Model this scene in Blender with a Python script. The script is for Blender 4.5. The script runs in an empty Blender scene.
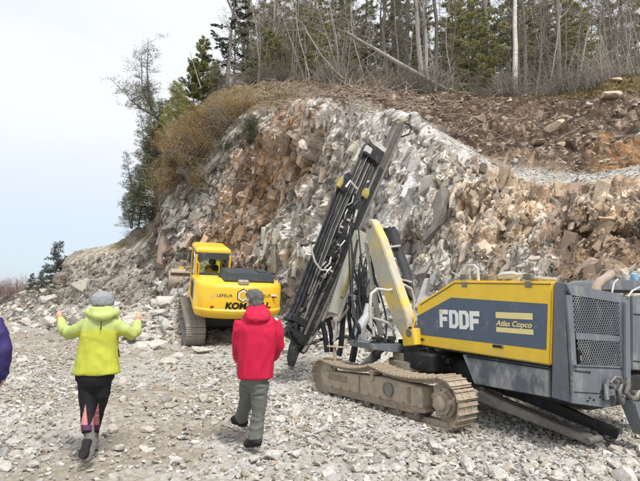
import bpy, math, random
import numpy as np
from math import sin, cos, pi, radians as R
from mathutils import Vector, Matrix
random.seed(7)
RNG = np.random.default_rng(11)
SC = bpy.context.scene
COL = SC.collection

# ---------------------------------------------------------------- camera, sky, sun, exposure
PITCH = math.atan(55.5 / 480.0)
CAMZ = 1.6
cd = bpy.data.cameras.new('camera'); cd.lens = 27.0; cd.sensor_width = 36.0; cd.clip_end = 6000; cd.clip_start = 0.05
cam = bpy.data.objects.new('camera', cd); COL.objects.link(cam)
cam.location = (0, 0, CAMZ); cam.rotation_euler = (pi / 2 + PITCH, 0, 0)
SC.camera = cam

SUN_EL, SUN_AZ = R(58), R(150)          # azimuth clockwise from +Y, the sun stands behind right
w = bpy.data.worlds.new('World'); SC.world = w; w.use_nodes = True
nt = w.node_tree; nt.nodes.clear()
def N(t, **k):
    n = nt.nodes.new(t)
    for a, b in k.items(): setattr(n, a, b)
    return n
out = N('ShaderNodeOutputWorld'); bg = N('ShaderNodeBackground'); bg.inputs[1].default_value = 0.12
sky = N('ShaderNodeTexSky', sky_type='NISHITA', sun_disc=False, sun_elevation=SUN_EL, sun_rotation=SUN_AZ)
sky.air_density = 1.0; sky.dust_density = 1.5
tc = N('ShaderNodeTexCoord'); mp = N('ShaderNodeMapping'); mp.inputs[3].default_value = (1, 1, 3.2)
ns = N('ShaderNodeTexNoise'); ns.inputs['Scale'].default_value = 1.7; ns.inputs['Detail'].default_value = 5
cr = N('ShaderNodeValToRGB'); cr.color_ramp.elements[0].position = 0.30; cr.color_ramp.elements[1].position = 0.52
cr.color_ramp.elements[0].color = (.8, .8, .8, 1); cr.color_ramp.elements[1].color = (1, 1, 1, 1)
sx = N('ShaderNodeSeparateXYZ'); mr = N('ShaderNodeMapRange')
mr.inputs[1].default_value = 0.0; mr.inputs[2].default_value = 0.34; mr.inputs[3].default_value = 0.72; mr.inputs[4].default_value = 1.0
mu = N('ShaderNodeMath', operation='MULTIPLY')
mx = N('ShaderNodeMix', data_type='RGBA'); mx.inputs[7].default_value = (5.6, 5.75, 6.0, 1)
L = nt.links.new
L(tc.outputs['Generated'], mp.inputs[0]); L(mp.outputs[0], ns.inputs['Vector']); L(ns.outputs[0], cr.inputs[0])
L(tc.outputs['Generated'], sx.inputs[0]); L(sx.outputs[2], mr.inputs[0])
L(cr.outputs[0], mu.inputs[0]); L(mr.outputs[0], mu.inputs[1])
L(mu.outputs[0], mx.inputs[0]); L(sky.outputs[0], mx.inputs[6]); 
el = N('ShaderNodeMapRange'); el.inputs[1].default_value = -.02; el.inputs[2].default_value = .30; L(sx.outputs[2], el.inputs[0])
cm = N('ShaderNodeMix', data_type='RGBA'); cm.inputs[6].default_value = (3.9, 4.7, 5.6, 1); cm.inputs[7].default_value = (5.75, 5.95, 6.3, 1); L(el.outputs[0], cm.inputs[0]); L(cm.outputs[2], mx.inputs[7])
L(mx.outputs[2], bg.inputs[0]); L(bg.outputs[0], out.inputs[0])

sd = bpy.data.lights.new('sun', 'SUN'); sd.energy = 2.9; sd.angle = R(12); sd.color = (1, .96, .9)
sun = bpy.data.objects.new('sun', sd); COL.objects.link(sun)
dv = Vector((sin(SUN_AZ) * cos(SUN_EL), cos(SUN_AZ) * cos(SUN_EL), sin(SUN_EL)))
sun.rotation_euler = dv.to_track_quat('Z', 'Y').to_euler()
SC.view_settings.view_transform = 'Standard'; SC.view_settings.look = 'None'
SC.view_settings.exposure = 0.5; SC.view_settings.gamma = 1.0
SC.cycles.max_bounces = 6

# ---------------------------------------------------------------- helpers
def at(px, py, Y):
    """the world point at distance Y that stands where the photograph has it"""
    xc = (px - 320) / 480.0; yc = (240.5 - py) / 480.0
    k = Y / (cos(PITCH) - yc * sin(PITCH))
    return Vector((xc * k, Y, CAMZ + (sin(PITCH) + yc * cos(PITCH)) * k))
def proj(P):
    """numpy: world points -> photo pixels"""
    P = np.asarray(P, float); x = P[..., 0]; y = P[..., 1]; z = P[..., 2] - CAMZ
    d = y * cos(PITCH) + z * sin(PITCH); v = -y * sin(PITCH) + z * cos(PITCH)
    d = np.maximum(d, .01)
    return 320 + 480 * x / d, 240.5 - 480 * v / d, d

def tag(o, label=None, cat=None, group=None, kind=None):
    if label: o['label'] = label
    if cat: o['category'] = cat
    if group: o['group'] = group
    if kind: o['kind'] = kind
    return o
def empty(name, loc=(0, 0, 0), rot=(0, 0, 0)):
    o = bpy.data.objects.new(name, None); COL.objects.link(o)
    o.location = loc; o.rotation_euler = rot; o.empty_display_size = .2
    return o
def link(name, me, mat=None, parent=None):
    if mat is not None and not me.materials:
        me.materials.append(mat)
    o = bpy.data.objects.new(name, me); COL.objects.link(o)
    if parent: o.parent = parent
    return o
def np_mesh(name, V, F, smooth=False):
    """fast mesh from arrays; F is (n,3) or (n,4)"""
    V = np.asarray(V, np.float32); F = np.asarray(F, np.int32)
    me = bpy.data.meshes.new(name); n, k = F.shape
    me.vertices.add(len(V)); me.vertices.foreach_set('co', V.ravel())
    me.loops.add(n * k); me.loops.foreach_set('vertex_index', F.ravel())
    me.polygons.add(n); me.polygons.foreach_set('loop_start', np.arange(0, n * k, k, dtype=np.int32))
    if smooth: me.polygons.foreach_set('use_smooth', np.ones(n, bool))
    else: me.polygons.foreach_set('use_smooth', np.zeros(n, bool))
    me.update(calc_edges=True)
    return me
def vcol(me, C, name='tint'):
    C = np.asarray(C, np.float32)
    a = me.color_attributes.new(name, 'FLOAT_COLOR', 'POINT')
    if C.shape[1] == 3: C = np.concatenate([C, np.ones((len(C), 1), np.float32)], 1)
    a.data.foreach_set('color', C.ravel())

def material(name, col=(.5, .5, .5), rough=.7, metal=0.0, vary=0.0, scale=8.0, dirt=None, dirt_amt=0.0, dirt_scale=2.5,
             bump=0.0, bump_scale=30.0, attr=None, spec=.3, coat=0.0, objrand=0.0, streak=(1, 1, 1)):
    m = bpy.data.materials.new(name); m.use_nodes = True; t = m.node_tree; b = t.nodes['Principled BSDF']
    b.inputs['Roughness'].default_value = rough; b.inputs['Metallic'].default_value = metal
    b.inputs['Specular IOR Level'].default_value = spec
    def n(ty, **k):
        q = t.nodes.new(ty)
        for a, c in k.items(): setattr(q, a, c)
        return q
    l = t.links.new
    c = tuple(col) + (1,)
    tc = n('ShaderNodeTexCoord')
    mp = n('ShaderNodeMapping'); mp.inputs[3].default_value = streak; l(tc.outputs['Object'], mp.inputs[0])
    if attr:
        a = n('ShaderNodeAttribute', attribute_name=attr); cur = a.outputs['Color']
    else:
        a = n('ShaderNodeRGB'); a.outputs[0].default_value = c; cur = a.outputs[0]
    if vary > 0:
        s = n('ShaderNodeTexNoise'); s.inputs['Scale'].default_value = scale; s.inputs['Detail'].default_value = 6; s.inputs['Roughness'].default_value = .65
        l(mp.outputs[0], s.inputs['Vector'])
        r = n('ShaderNodeMapRange'); r.inputs[1].default_value = .3; r.inputs[2].default_value = .7
        r.inputs[3].default_value = 1 - vary; r.inputs[4].default_value = 1 + vary; l(s.outputs[0], r.inputs[0])
        x = n('ShaderNodeVectorMath', operation='SCALE'); l(cur, x.inputs[0]); l(r.outputs[0], x.inputs['Scale']); cur = x.outputs[0]
    if objrand > 0:
        oi = n('ShaderNodeObjectInfo'); r = n('ShaderNodeMapRange'); r.inputs[3].default_value = 1 - objrand; r.inputs[4].default_value = 1 + objrand
        l(oi.outputs['Random'], r.inputs[0])
        x = n('ShaderNodeVectorMath', operation='SCALE'); l(cur, x.inputs[0]); l(r.outputs[0], x.inputs['Scale']); cur = x.outputs[0]
    if dirt is not None:
        s = n('ShaderNodeTexNoise'); s.inputs['Scale'].default_value = dirt_scale; s.inputs['Detail'].default_value = 8; s.inputs['Roughness'].default_value = .7
        l(mp.outputs[0], s.inputs['Vector'])
        r = n('ShaderNodeMapRange'); r.inputs[1].default_value = .62 - dirt_amt * .4; r.inputs[2].default_value = .78 - dirt_amt * .3; r.inputs[4].default_value = min(1, .5 + dirt_amt)
        l(s.outputs[0], r.inputs[0])
        x = n('ShaderNodeMix', data_type='RGBA'); x.inputs[7].default_value = tuple(dirt) + (1,)
        l(r.outputs[0], x.inputs[0]); l(cur, x.inputs[6]); cur = x.outputs[2]
        rr = n('ShaderNodeMapRange'); rr.inputs[3].default_value = rough; rr.inputs[4].default_value = .9
        l(r.outputs[0], rr.inputs[0]); l(rr.outputs[0], b.inputs['Roughness'])
    l(cur, b.inputs['Base Color'])
    if bump > 0:
        s = n('ShaderNodeTexNoise'); s.inputs['Scale'].default_value = bump_scale; s.inputs['Detail'].default_value = 5
        l(tc.outputs['Object'], s.inputs['Vector'])
        q = n('ShaderNodeBump'); q.inputs['Strength'].default_value = bump; q.inputs['Distance'].default_value = .02
        l(s.outputs[0], q.inputs['Height']); l(q.outputs[0], b.inputs['Normal'])
    return m

# numpy noise
def _h(ix, iy, iz, s):
    n = (ix.astype(np.int64) * 374761393 + iy.astype(np.int64) * 668265263 + iz.astype(np.int64) * 2147483647 + s * 974634777) & 0xffffffff
    n = ((n ^ (n >> 13)) * 1274126177) & 0xffffffff
    n = ((n ^ (n >> 15)) * 2246822519) & 0xffffffff
    n = n ^ (n >> 16)
    return n
def rnd(ix, iy, iz, s): return (_h(ix, iy, iz, s) & 0xffffff).astype(np.float32) / 16777216.0
def vnoise(P, s=0):
    P = np.asarray(P); f = np.floor(P).astype(np.int64); t = (P - f).astype(np.float32); t = t * t * (3 - 2 * t)
    r = 0
    for a in (0, 1):
        wa = t[:, 0] if a else 1 - t[:, 0]
        for b in (0, 1):
            wb = t[:, 1] if b else 1 - t[:, 1]
            for c in (0, 1):
                wc = t[:, 2] if c else 1 - t[:, 2]
                r = r + rnd(f[:, 0] + a, f[:, 1] + b, f[:, 2] + c, s) * wa * wb * wc
    return r
def fbm(P, o=4, s=0, g=.5):
    r = 0; a = 1; tot = 0; P = np.array(P, np.float64)
    for i in range(o):
        r = r + a * vnoise(P, s + i); tot += a; a *= g; P = P * 2.03 + 7.1
    return r / tot
def voro(P, s=0):
    """nearest jittered cell: returns d1, edge width d2-d1, cell hash ints, vector to the cell centre"""
    P = np.asarray(P, np.float64); b = np.floor(P - .5).astype(np.int64)
    n = len(P); d1 = np.full(n, 9e9); d2 = np.full(n, 9e9); best = np.zeros((n, 3)); cell = np.zeros((n, 3), np.int64)
    for a in (0, 1):
        for c in (0, 1):
            for e in (0, 1):
                ix, iy, iz = b[:, 0] + a, b[:, 1] + c, b[:, 2] + e
                q = np.stack([ix + .15 + .7 * rnd(ix, iy, iz, s), iy + .15 + .7 * rnd(ix, iy, iz, s + 1), iz + .15 + .7 * rnd(ix, iy, iz, s + 2)], 1)
                v = P - q; d = (v * v).sum(1)
                m = d < d1
                d2 = np.where(m, d1, np.minimum(d2, d)); d1 = np.where(m, d, d1)
                best[m] = v[m]; cell[m, 0] = ix[m]; cell[m, 1] = iy[m]; cell[m, 2] = iz[m]
    return np.sqrt(d1), np.sqrt(d2) - np.sqrt(d1), cell, best
def facets(P, size, s, stretch=None, c=1.8, flat=.10, tilt=1.7):
    """blocky broken rock: flat tilted faces with bevelled sides that meet in grooves. Returns relief, a random number per block, groove distance"""
    Q = np.asarray(P, np.float64) / size
    if stretch is not None: Q = Q @ stretch
    b = np.floor(Q - .5).astype(np.int64); n = len(Q)
    v1 = np.full(n, -9e9); v2 = np.full(n, -9e9); r2 = np.zeros(n)
    for i in (0, 1):
        for j in (0, 1):
            for k in (0, 1):
                ix, iy, iz = b[:, 0] + i, b[:, 1] + j, b[:, 2] + k
                h = _h(ix, iy, iz, s); g = _h(ix, iy, iz, s + 1)
                f = lambda w, sh: ((w >> sh) & 1023).astype(np.float32) / 1023.0
                x = Q[:, 0] - ix - (.1 + .8 * f(h, 0)); y = Q[:, 1] - iy - (.1 + .8 * f(h, 10)); z = Q[:, 2] - iz - (.1 + .8 * f(h, 20))
                a = f(g, 0) * 3.14; ca, sa = np.cos(a), np.sin(a); xr = x * ca + z * sa; zr = -x * sa + z * ca
                m = np.maximum(np.maximum(np.abs(xr), np.abs(zr)), np.abs(y))
                val = .6 * f(g, 10) + tilt * ((f(g, 20) - .5) * x + (f(g, 5) - .5) * z) - c * np.maximum(m - flat, 0)
                up = val > v1; v2 = np.where(up, v1, np.maximum(v2, val)); v1 = np.where(up, val, v1)
                r2 = np.where(up, f(h, 5), r2)
    return np.clip(v1 - .1, -1.2, 1.2), r2, (v1 - v2)

# generic solids collected in one mesh
class MB:
    def __init__(s): s.v = []; s.f = []; s.M = Matrix.Identity(4)
    def add(s, vs, fs):
        o = len(s.v); s.v += [s.M @ Vector(p) for p in vs]; s.f += [tuple(i + o for i in f) for f in fs]
    def box(s, c, d, rot=None, bev=0.0):
        hx, hy, hz = d[0] / 2, d[1] / 2, d[2] / 2
        if bev > 0:
            bev = min(bev, hx * .9, hy * .9, hz * .9)
            pts = []
            for sx in (-1, 1):
                for sy in (-1, 1):
                    for sz in (-1, 1):
                        pts += [(sx * hx, sy * (hy - bev), sz * (hz - bev)), (sx * (hx - bev), sy * hy, sz * (hz - bev)), (sx * (hx - bev), sy * (hy - bev), sz * hz)]
            s.hull(pts, c, rot); return
        vs = [Vector((x * hx, y * hy, z * hz)) for x in (-1, 1) for y in (-1, 1) for z in (-1, 1)]
        if rot is not None: vs = [rot @ p for p in vs]
        vs = [p + Vector(c) for p in vs]
        s.add(vs, [(0, 1, 3, 2), (4, 6, 7, 5), (0, 4, 5, 1), (2, 3, 7, 6), (0, 2, 6, 4), (1, 5, 7, 3)])
    def hull(s, pts, c=(0, 0, 0), rot=None):
        import bmesh
        bm = bmesh.new()
        for p in pts: bm.verts.new(p)
        bmesh.ops.convex_hull(bm, input=bm.verts[:])
        bmesh.ops.dissolve_limit(bm, angle_limit=.01, verts=bm.verts[:], edges=bm.edges[:])
        bm.verts.index_update()
        keep = [v for v in bm.verts if v.link_faces]; ix = {v: i for i, v in enumerate(keep)}
        vs = [v.co.copy() for v in keep]
        if rot is not None: vs = [rot @ p for p in vs]
        s.add([p + Vector(c) for p in vs], [tuple(ix[v] for v in f.verts) for f in bm.faces]); bm.free()
    def tube(s, pts, r, n=8, cap=True):
        pts = [Vector(p) for p in pts]; k = len(pts); rs = r if isinstance(r, (list, tuple)) else [r] * k
        T = [(pts[min(i + 1, k - 1)] - pts[max(i - 1, 0)]).normalized() for i in range(k)]
        u = T[0].orthogonal().normalized(); vs = []
        for i in range(k):
            u = (u - T[i] * u.dot(T[i])); u = u.normalized() if u.length > 1e-6 else T[i].orthogonal().normalized()
            w = T[i].cross(u)
            vs += [pts[i] + (u * cos(2 * pi * j / n) + w * sin(2 * pi * j / n)) * rs[i] for j in range(n)]
        fs = [(i * n + j, i * n + (j + 1) % n, (i + 1) * n + (j + 1) % n, (i + 1) * n + j) for i in range(k - 1) for j in range(n)]
        if cap: fs += [tuple(range(n))[::-1], tuple((k - 1) * n + j for j in range(n))]
        s.add(vs, fs)
    def prism(s, poly, ax, d0, d1):
        """poly: 2-D points; ax: which axis is the extrusion (0,1,2)"""
        n = len(poly)
        def P(p, d):
            q = list(p); q.insert(ax, d); return q
        vs = [P(p, d0) for p in poly] + [P(p, d1) for p in poly]
        fs = [tuple(range(n))[::-1], tuple(range(n, 2 * n))] + [(i, (i + 1) % n, (i + 1) % n + n, i + n) for i in range(n)]
        s.add(vs, fs)
    def beam(s, a, b, w, h, up=(0, 0, 1), w2=None, h2=None):
        a = Vector(a); b = Vector(b); t = (b - a).normalized(); up = Vector(up)
        x = t.cross(up).normalized(); y = x.cross(t).normalized()
        w2 = w if w2 is None else w2; h2 = h if h2 is None else h2
        vs = []
        for p, ww, hh in ((a, w, h), (b, w2, h2)):
            vs += [p + x * (sx * ww / 2) + y * (sy * hh / 2) for sx, sy in ((-1, -1), (1, -1), (1, 1), (-1, 1))]
        s.add(vs, [(3, 2, 1, 0), (4, 5, 6, 7), (0, 1, 5, 4), (1, 2, 6, 5), (2, 3, 7, 6), (3, 0, 4, 7)])
    def build(s, name, mat, parent=None, smooth=False, bevel=0.0):
        me = bpy.data.meshes.new(name); me.from_pydata([tuple(p) for p in s.v], [], s.f); me.update()
        import bmesh
        bm = bmesh.new(); bm.from_mesh(me)
        bmesh.ops.recalc_face_normals(bm, faces=bm.faces[:])
        if bevel > 0:
            es = [e for e in bm.edges if len(e.link_faces) == 2 and e.calc_face_angle(0) > .5]
            try: bmesh.ops.bevel(bm, geom=es, offset=bevel, segments=2, affect='EDGES', clamp_overlap=True)
            except Exception: pass
        bm.to_mesh(me); bm.free()
        if smooth:
            for p in me.polygons: p.use_smooth = True
            if hasattr(me, 'set_sharp_from_angle'): me.set_sharp_from_angle(angle=R(38))
        return link(name, me, mat, parent)
# ---------------------------------------------------------------- terrain: rubble slope, rock face, bench, dirt bank, forest floor
TAB = [
 (-260, 34, (303,36),(302,37),(301,38),(300,39),(299,41)),
 (-60, 31, (300,34),(299,35),(298,36),(297,37),(296,39)),
 (0, 29, (306,33),(302,34),(299,35),(297,36),(296,38)),
 (30, 25, (300,29),(297,30.5),(293,32),(291,33),(290,35)),
 (60, 20, (304,25),(294,27),(284,29),(279,30),(276,32)),
 (72, 18, (302,24),(284,26),(268,28),(260,29),(256,31)),
 (90, 16.5, (302,22),(280,25),(258,27),(249,28),(246,30)),
 (120, 15, (302,21.5),(276,24),(252,27),(246,28),(242,30)),
 (145, 14.5, (300,21),(268,23.5),(240,26),(232,27.5),(229,30)),
 (154, 14.5, (300,21),(262,23),(228,25.5),(221,27),(214,29)),
 (160, 14.5, (300,21), (245,22.6),(190,24.0),(175,26),(160,28.5)),
 (168, 14.6, (300,21),(235,22.3),(160,23.5),(140,26),(124,29.5)),
 (190, 14.8, (300,21),(220,22),(145,23),(125,26),(105,30)),
 (220, 14.8, (300,21),(205,21.5),(122,22.5),(104,25),(90,29)),
 (260, 14.5, (304,20),(205,20.2),(112,20.8),(96,24),(83,28)),
 (300, 13, (318,17.5),(215,17.8),(106,18.5),(94,22),(80,27)),
 (340, 12, (330,14.8),(225,15.2),(106,16.5),(96,20),(82,26)),
 (400, 11.5, (335,13),(230,13.6),(116,14.8),(108,18),(89,25)),
 (450, 10.8, (335,12),(245,12.7),(150,13.8),(137,16.4),(92,24.5)),
 (500, 10, (335,11),(258,11.9),(170,13.2),(158,15.4),(93,24)),
 (540, 9.3, (340,10.2),(262,11.2),(180,12.6),(168,14.8),(90,23)),
 (590, 8.4, (345,9.2),(270,10.3),(187,11.8),(175,13.8),(84,21.5)),
 (640, 7.4, (350,8.3),(275,9.5),(189,11),(176,12.9),(76,20)),
 (760, 6, (355,7),(280,8.2),(188,9.6),(170,12),(60,18)),
 (900, 5, (350,6),(280,7.2),(188,8.6),(170,11),(50,17)),
]
cp = np.array([t[0] for t in TAB], float)
KS = []                                         # key lines, in world space
KS.append(np.array([list(at(t[0], 330, t[1]))[:2] + [-.35] for t in TAB]))
for k in range(2, 7): KS.append(np.array([list(at(t[0], t[k][0], t[k][1])) for t in TAB]))
last = []
for t in TAB:
    p = at(t[0], t[6][0], t[6][1]); f = min(1, max(0, (t[0] - 150) / 60.))
    q = p * 1.0; s = 75. / p.y; last.append([p.x * s, 75., (p.z + 5) * f + (-3) * (1 - f)])
KS.append(np.array(last))
cx = np.concatenate([np.arange(-260, -12, 5.), np.arange(-12, 652, .72), np.arange(652, 900, 5.)])
K = [np.stack([np.interp(cx, cp, kk[:, i]) for i in range(3)], 1) for kk in KS]
def smoothk(a, w):
    k = np.hanning(w + 2)[1:-1]; k /= k.sum(); p = np.pad(a, ((w // 2, w // 2), (0, 0)), 'edge')
    return np.stack([np.convolve(p[:, i], k, 'valid') for i in range(3)], 1)
K = [smoothk(a, 9) for a in K]
ROWS = [80, 130, 170, 55, 120, 24]
rows = []; sec = []
for i, n in enumerate(ROWS):
    ts = np.arange(n) / n
    if i == 5: ts = ts ** 1.6
    for t in ts: rows.append(K[i] * (1 - t) + K[i + 1] * t); sec.append(i + t)
rows.append(K[6]); sec.append(6.0)
G = np.array(rows); sec = np.array(sec); nr, nc = G.shape[:2]
# smooth the sections' joints a little
for _ in range(6):
    G[1:-1] = G[1:-1] * .5 + .25 * (G[:-2] + G[2:])
P = G.reshape(-1, 3).copy()
SEC = np.repeat(sec, nc); PXC = np.tile(cx, nr)
du = np.gradient(G, axis=1); dvv = np.gradient(G, axis=0)
Nn = np.cross(du, dvv).reshape(-1, 3); Nn /= np.linalg.norm(Nn, axis=1)[:, None] + 1e-9
Nn[(Nn[:, 1] > 0) & (SEC < 3)] *= -1
Nn[(Nn[:, 2] < 0) & (SEC >= 3)] *= -1
def box1(x, a, b, c, d): return np.clip((x - a) / (b - a + 1e-9), 0, 1) * np.clip((d - x) / (d - c + 1e-9), 0, 1)
# a steep dip from upper right to lower left: blocks are long that way
ang = R(28); Rt = np.array([[cos(ang), 0, -sin(ang)], [0, 1, 0], [sin(ang), 0, cos(ang)]])
ST = Rt.T @ np.diag([1.5, 1, .62])
warp = np.stack([fbm(P * .9, 3, 31), fbm(P * .9, 3, 41), fbm(P * .9, 3, 51)], 1) - .5
Pw = P + warp * .35
f1, c1, e1 = facets(Pw, 2.3, 100, ST); f2, c2, e2 = facets(Pw, .85, 120, ST)
f3, c3, e3 = facets(Pw, .36, 140, ST); f4, c4, e4 = facets(Pw, .17, 160, ST); f5, c5, e5 = facets(Pw, .085, 180, ST)
face = box1(SEC, .85, 1.1, 3.0, 3.15); tal = box1(SEC, -1, -.5, .85, 1.15); bench = box1(SEC, 3, 3.15, 3.9, 4.05); bank = box1(SEC, 3.9, 4.05, 5.0, 5.1); floor_ = np.clip(SEC - 4.95, 0, 1)
leftridge = np.clip((168 - PXC) / 14, 0, 1)
fine = fbm(P * 9, 3, 61) - .5
low = 1 - .55 * box1(SEC, 2.7, 2.95, 3.05, 3.2); lr = 1 - .15 * leftridge
D = face * low * lr * (.62 * f1 - .42 * f2 + .20 * f3 - .09 * f4 + .03 * f5)
D += tal * (.10 * f1 + .20 * f2 + .14 * f3 + .06 * f4)
D += bench * (.03 * f3 + .02 * f4 + .06 * (fbm(P * 1.5, 3, 71) - .5))
D += bank * (.22 * f2 + 1.3 * (fbm(P * np.array([.45,.45,.8]), 4, 81) - .5) + .08 * f3 + .04 * f4 + .10 * (fbm(P * 3, 3, 85) - .5))
D += floor_ * .5 * (fbm(P * .5, 3, 91) - .5)
D += (face * .8 + bench) * (fbm(P * .33, 2, 95) - .5)
# thin ribs and grooves down the dip on the pale face
dipq = (P @ Rt.T) * np.array([3.4, 1.2, .5])
rib = 1 - np.abs(2 * fbm(dipq, 3, 171) - 1) * 2.4
D += face * .05 * np.clip(rib, -1, 1)
# joints that run on through the whole face: a steep set along the dip, a flatter one across it
jn = 0
for nx_, nz_, per, amp_, sd_ in ((.90, -.43, 1.9, .16, 601), (.30, .95, 2.6, .20, 611), (.80, .60, 3.3, .14, 621)):
    u_ = (P[:, 0] * nx_ + P[:, 2] * nz_ + .25 * P[:, 1]) / per + (fbm(P * .35, 3, sd_) - .5) * 1.3; fr_ = u_ - np.floor(u_); cellr = rnd(np.floor(u_).astype(np.int64), np.zeros(len(u_), np.int64), np.zeros(len(u_), np.int64), sd_)
    g_ = np.clip(1 - np.minimum(fr_, 1 - fr_) * per / .09, 0, 1) * np.clip((fbm(P * .6, 2, sd_ + 5) - .42) * 8, 0, 1); D -= face * low * g_ * amp_; jn = np.maximum(jn, g_)
    D += face * low * (cellr - .5) * .34 * np.clip(np.minimum(fr_, 1 - fr_) * per / .12, 0, 1)
# earth pocket in the right part and the slot beside it
pxp, pyp, _ = proj(P)
pocket = np.exp(-(((pxp - 572) / 26) ** 2 + ((pyp - 245) / 34) ** 2) ** 1.5)
D -= face * .35 * pocket
D += face * .5 * np.exp(-((pxp - 548 + (pyp - 230) * -.08) / 11) ** 2) * box1(pyp, 205, 225, 300, 330)
P2 = P + Nn * D[:, None]
# colour: what the ground is made of
def mixc(a, b, t): t = t[:, None]; return a * (1 - t) + b * t
def C3(*c): return np.array(c, float)[None, :]
wx = pxp + 40 * (fbm(P * .5, 4, 201) - .5) * 2; wy = pyp + 36 * (fbm(P * .5, 4, 211) - .5) * 2
pale, grey, tan, rust, dirt, grav, moss, pink = C3(.57, .555, .525), C3(.38, .37, .35), C3(.50, .41, .30), C3(.36, .235, .145), C3(.088, .063, .048), C3(.36, .35, .335), C3(.13, .125, .07), C3(.42, .33, .27)
col = np.repeat(pale, len(P), 0)
n1 = fbm(P * 1.1, 4, 221); n2 = fbm(P * 3.1, 4, 231)
col = mixc(col, np.repeat(grey * .9, len(P), 0), np.clip((c2 - .55) * 3 + (n1 - .5) * 3, 0, 1) * .7)
col = mixc(col, np.repeat(tan, len(P), 0), np.clip((c3 - .6) * 2 + (n2 - .5) * 3, 0, 1) * .5)
# right half: buff and pinkish rock
col = mixc(col, np.repeat(C3(.60, .455, .31), len(P), 0), np.clip((wx - 425) / 60, 0, 1) * np.clip(.62 + (c2 - .5) * .8 + (n1 - .5) * 2, .1, .95))
col = mixc(col, np.repeat(rust, len(P), 0), np.clip((wx - 425) / 70, 0, 1) * np.clip((c3 * .6 + n2 - .78) * 3.5, 0, .75))
# rusty band from the top edge down to behind the excavator
band = np.exp(-((wx - (300 - (wy - 120) * .62)) / 38) ** 2) * box1(wy, 95, 120, 260, 290)
col = mixc(col, np.repeat(rust * 1.05, len(P), 0), np.clip(band * (1.25 + (n2 - .5) * 2.2), 0, 1) * .92)
# grey weathered rock at the left
lf = np.clip((238 - (wy - 150) * .25 - wx) / 25, 0, 1)
col = mixc(col, np.repeat(C3(.235, .235, .215), len(P), 0), lf * np.clip(.75 + (c2 - .5) * .8, 0, 1))
col = mixc(col, np.repeat(moss, len(P), 0), lf * np.clip((n1 - .52) * 6, 0, 1) * np.clip((230 - wy) / 60, 0, 1) * .8)
# brown earth: upper edge, pocket, lower right
ed = np.clip((n1 + n2 - .95) * 4, 0, 1)
edge_d = np.clip((SEC - 2.80) / .15, 0, 1) * (SEC < 3.02)
col = mixc(col, np.repeat(dirt * 1.8, len(P), 0), edge_d * ed * .75 * np.clip(1 - (wx - 330) / 60, .35, 1))
col = mixc(col, np.repeat(C3(.14, .10, .072), len(P), 0), np.clip(pocket * 1.6 - .3, 0, 1))
rd = np.clip((wx - 545) / 30, 0, 1) * np.clip((fbm(P * .8, 3, 241) - .44) * 7, 0, 1)
col = mixc(col, np.repeat(C3(.19, .13, .085), len(P), 0), rd * .85)
# left ridge below the shrubs: brown earth patch
patch = np.exp(-(((wx - 152) / 24) ** 2 + ((wy - 240) / 22) ** 2))
col = mixc(col, np.repeat(C3(.17, .105, .08), len(P), 0), np.clip(patch * 1.5 - .3, 0, .9))
col = mixc(col, np.repeat(C3(.27, .235, .19), len(P), 0), leftridge * face * .5 * (1 - np.clip(patch * 1.5 - .3, 0, 1)))
# talus
tc_ = mixc(np.repeat(C3(.46, .43, .38), len(P), 0), np.repeat(grey, len(P), 0), c2 * .5); tc_ = mixc(tc_, np.repeat(C3(.34, .27, .2), len(P), 0), np.clip((n2 - .45) * 3, 0, .7))
col = mixc(col, tc_, tal)
gb = mixc(np.repeat(grav, len(P), 0), np.repeat(C3(.33, .27, .21), len(P), 0), np.clip((n2 - .42) * 4, 0, 1) * .6)
col = mixc(col, gb, bench * np.clip((PXC - 345) / 60, 0, 1))
db = mixc(np.repeat(dirt * .8, len(P), 0), np.repeat(C3(.125, .087, .062), len(P), 0), np.clip((n2 - .42) * 4, 0, 1))
db = mixc(db, np.repeat(C3(.36, .29, .22), len(P), 0), np.clip((c4 - .80) * 12, 0, 1) * np.clip(.9 - (n1 - .5) * 3, 0, 1) * .5)
db = mixc(db, np.repeat(C3(.25, .14, .07), len(P), 0), box1(wx, 590, 610, 700, 720) * np.clip((wy - 128) / 12, 0, 1) * .75)
lb = np.clip((330 - PXC) / 40, 0, 1)
db = mixc(db, np.repeat(C3(.17, .14, .08), len(P), 0), lb * .8)
lrk = np.clip((118 - PXC) / 14, 0, 1); db = mixc(db, np.repeat(C3(.30, .265, .215), len(P), 0) * (.7 + .6 * c3)[:, None], lrk)
tow = np.clip((PXC - 545) / 60, 0, 1) * np.clip((SEC - 4.72) / .1, 0, 1)
db = mixc(db, np.repeat(C3(.17, .14, .075), len(P), 0), tow * .8)
col = mixc(col, db, bank)
col = mixc(col, db, bench * (1 - np.clip((PXC - 345) / 60, 0, 1)))
col = mixc(col, np.repeat(C3(.11, .085, .05), len(P), 0), floor_)
# dark brown along the facet grooves and joints, crystal-white streaks
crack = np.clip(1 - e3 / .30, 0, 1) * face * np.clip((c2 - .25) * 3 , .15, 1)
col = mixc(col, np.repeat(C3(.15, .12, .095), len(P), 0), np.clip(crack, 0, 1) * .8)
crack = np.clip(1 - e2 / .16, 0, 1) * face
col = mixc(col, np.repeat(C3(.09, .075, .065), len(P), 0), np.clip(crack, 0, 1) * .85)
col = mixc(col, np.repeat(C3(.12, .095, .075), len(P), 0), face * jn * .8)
wh = np.clip((rib - .72) * 5, 0, 1) * face * (1 - np.clip((wx - 450) / 60, 0, 1)) * (1 - lf)
col = mixc(col, np.repeat(C3(.60, .59, .57), len(P), 0), wh * .4)
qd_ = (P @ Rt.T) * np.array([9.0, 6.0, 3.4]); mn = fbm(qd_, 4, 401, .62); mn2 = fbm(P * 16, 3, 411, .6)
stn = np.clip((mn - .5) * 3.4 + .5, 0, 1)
fm = np.clip(face, 0, 1)
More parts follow.
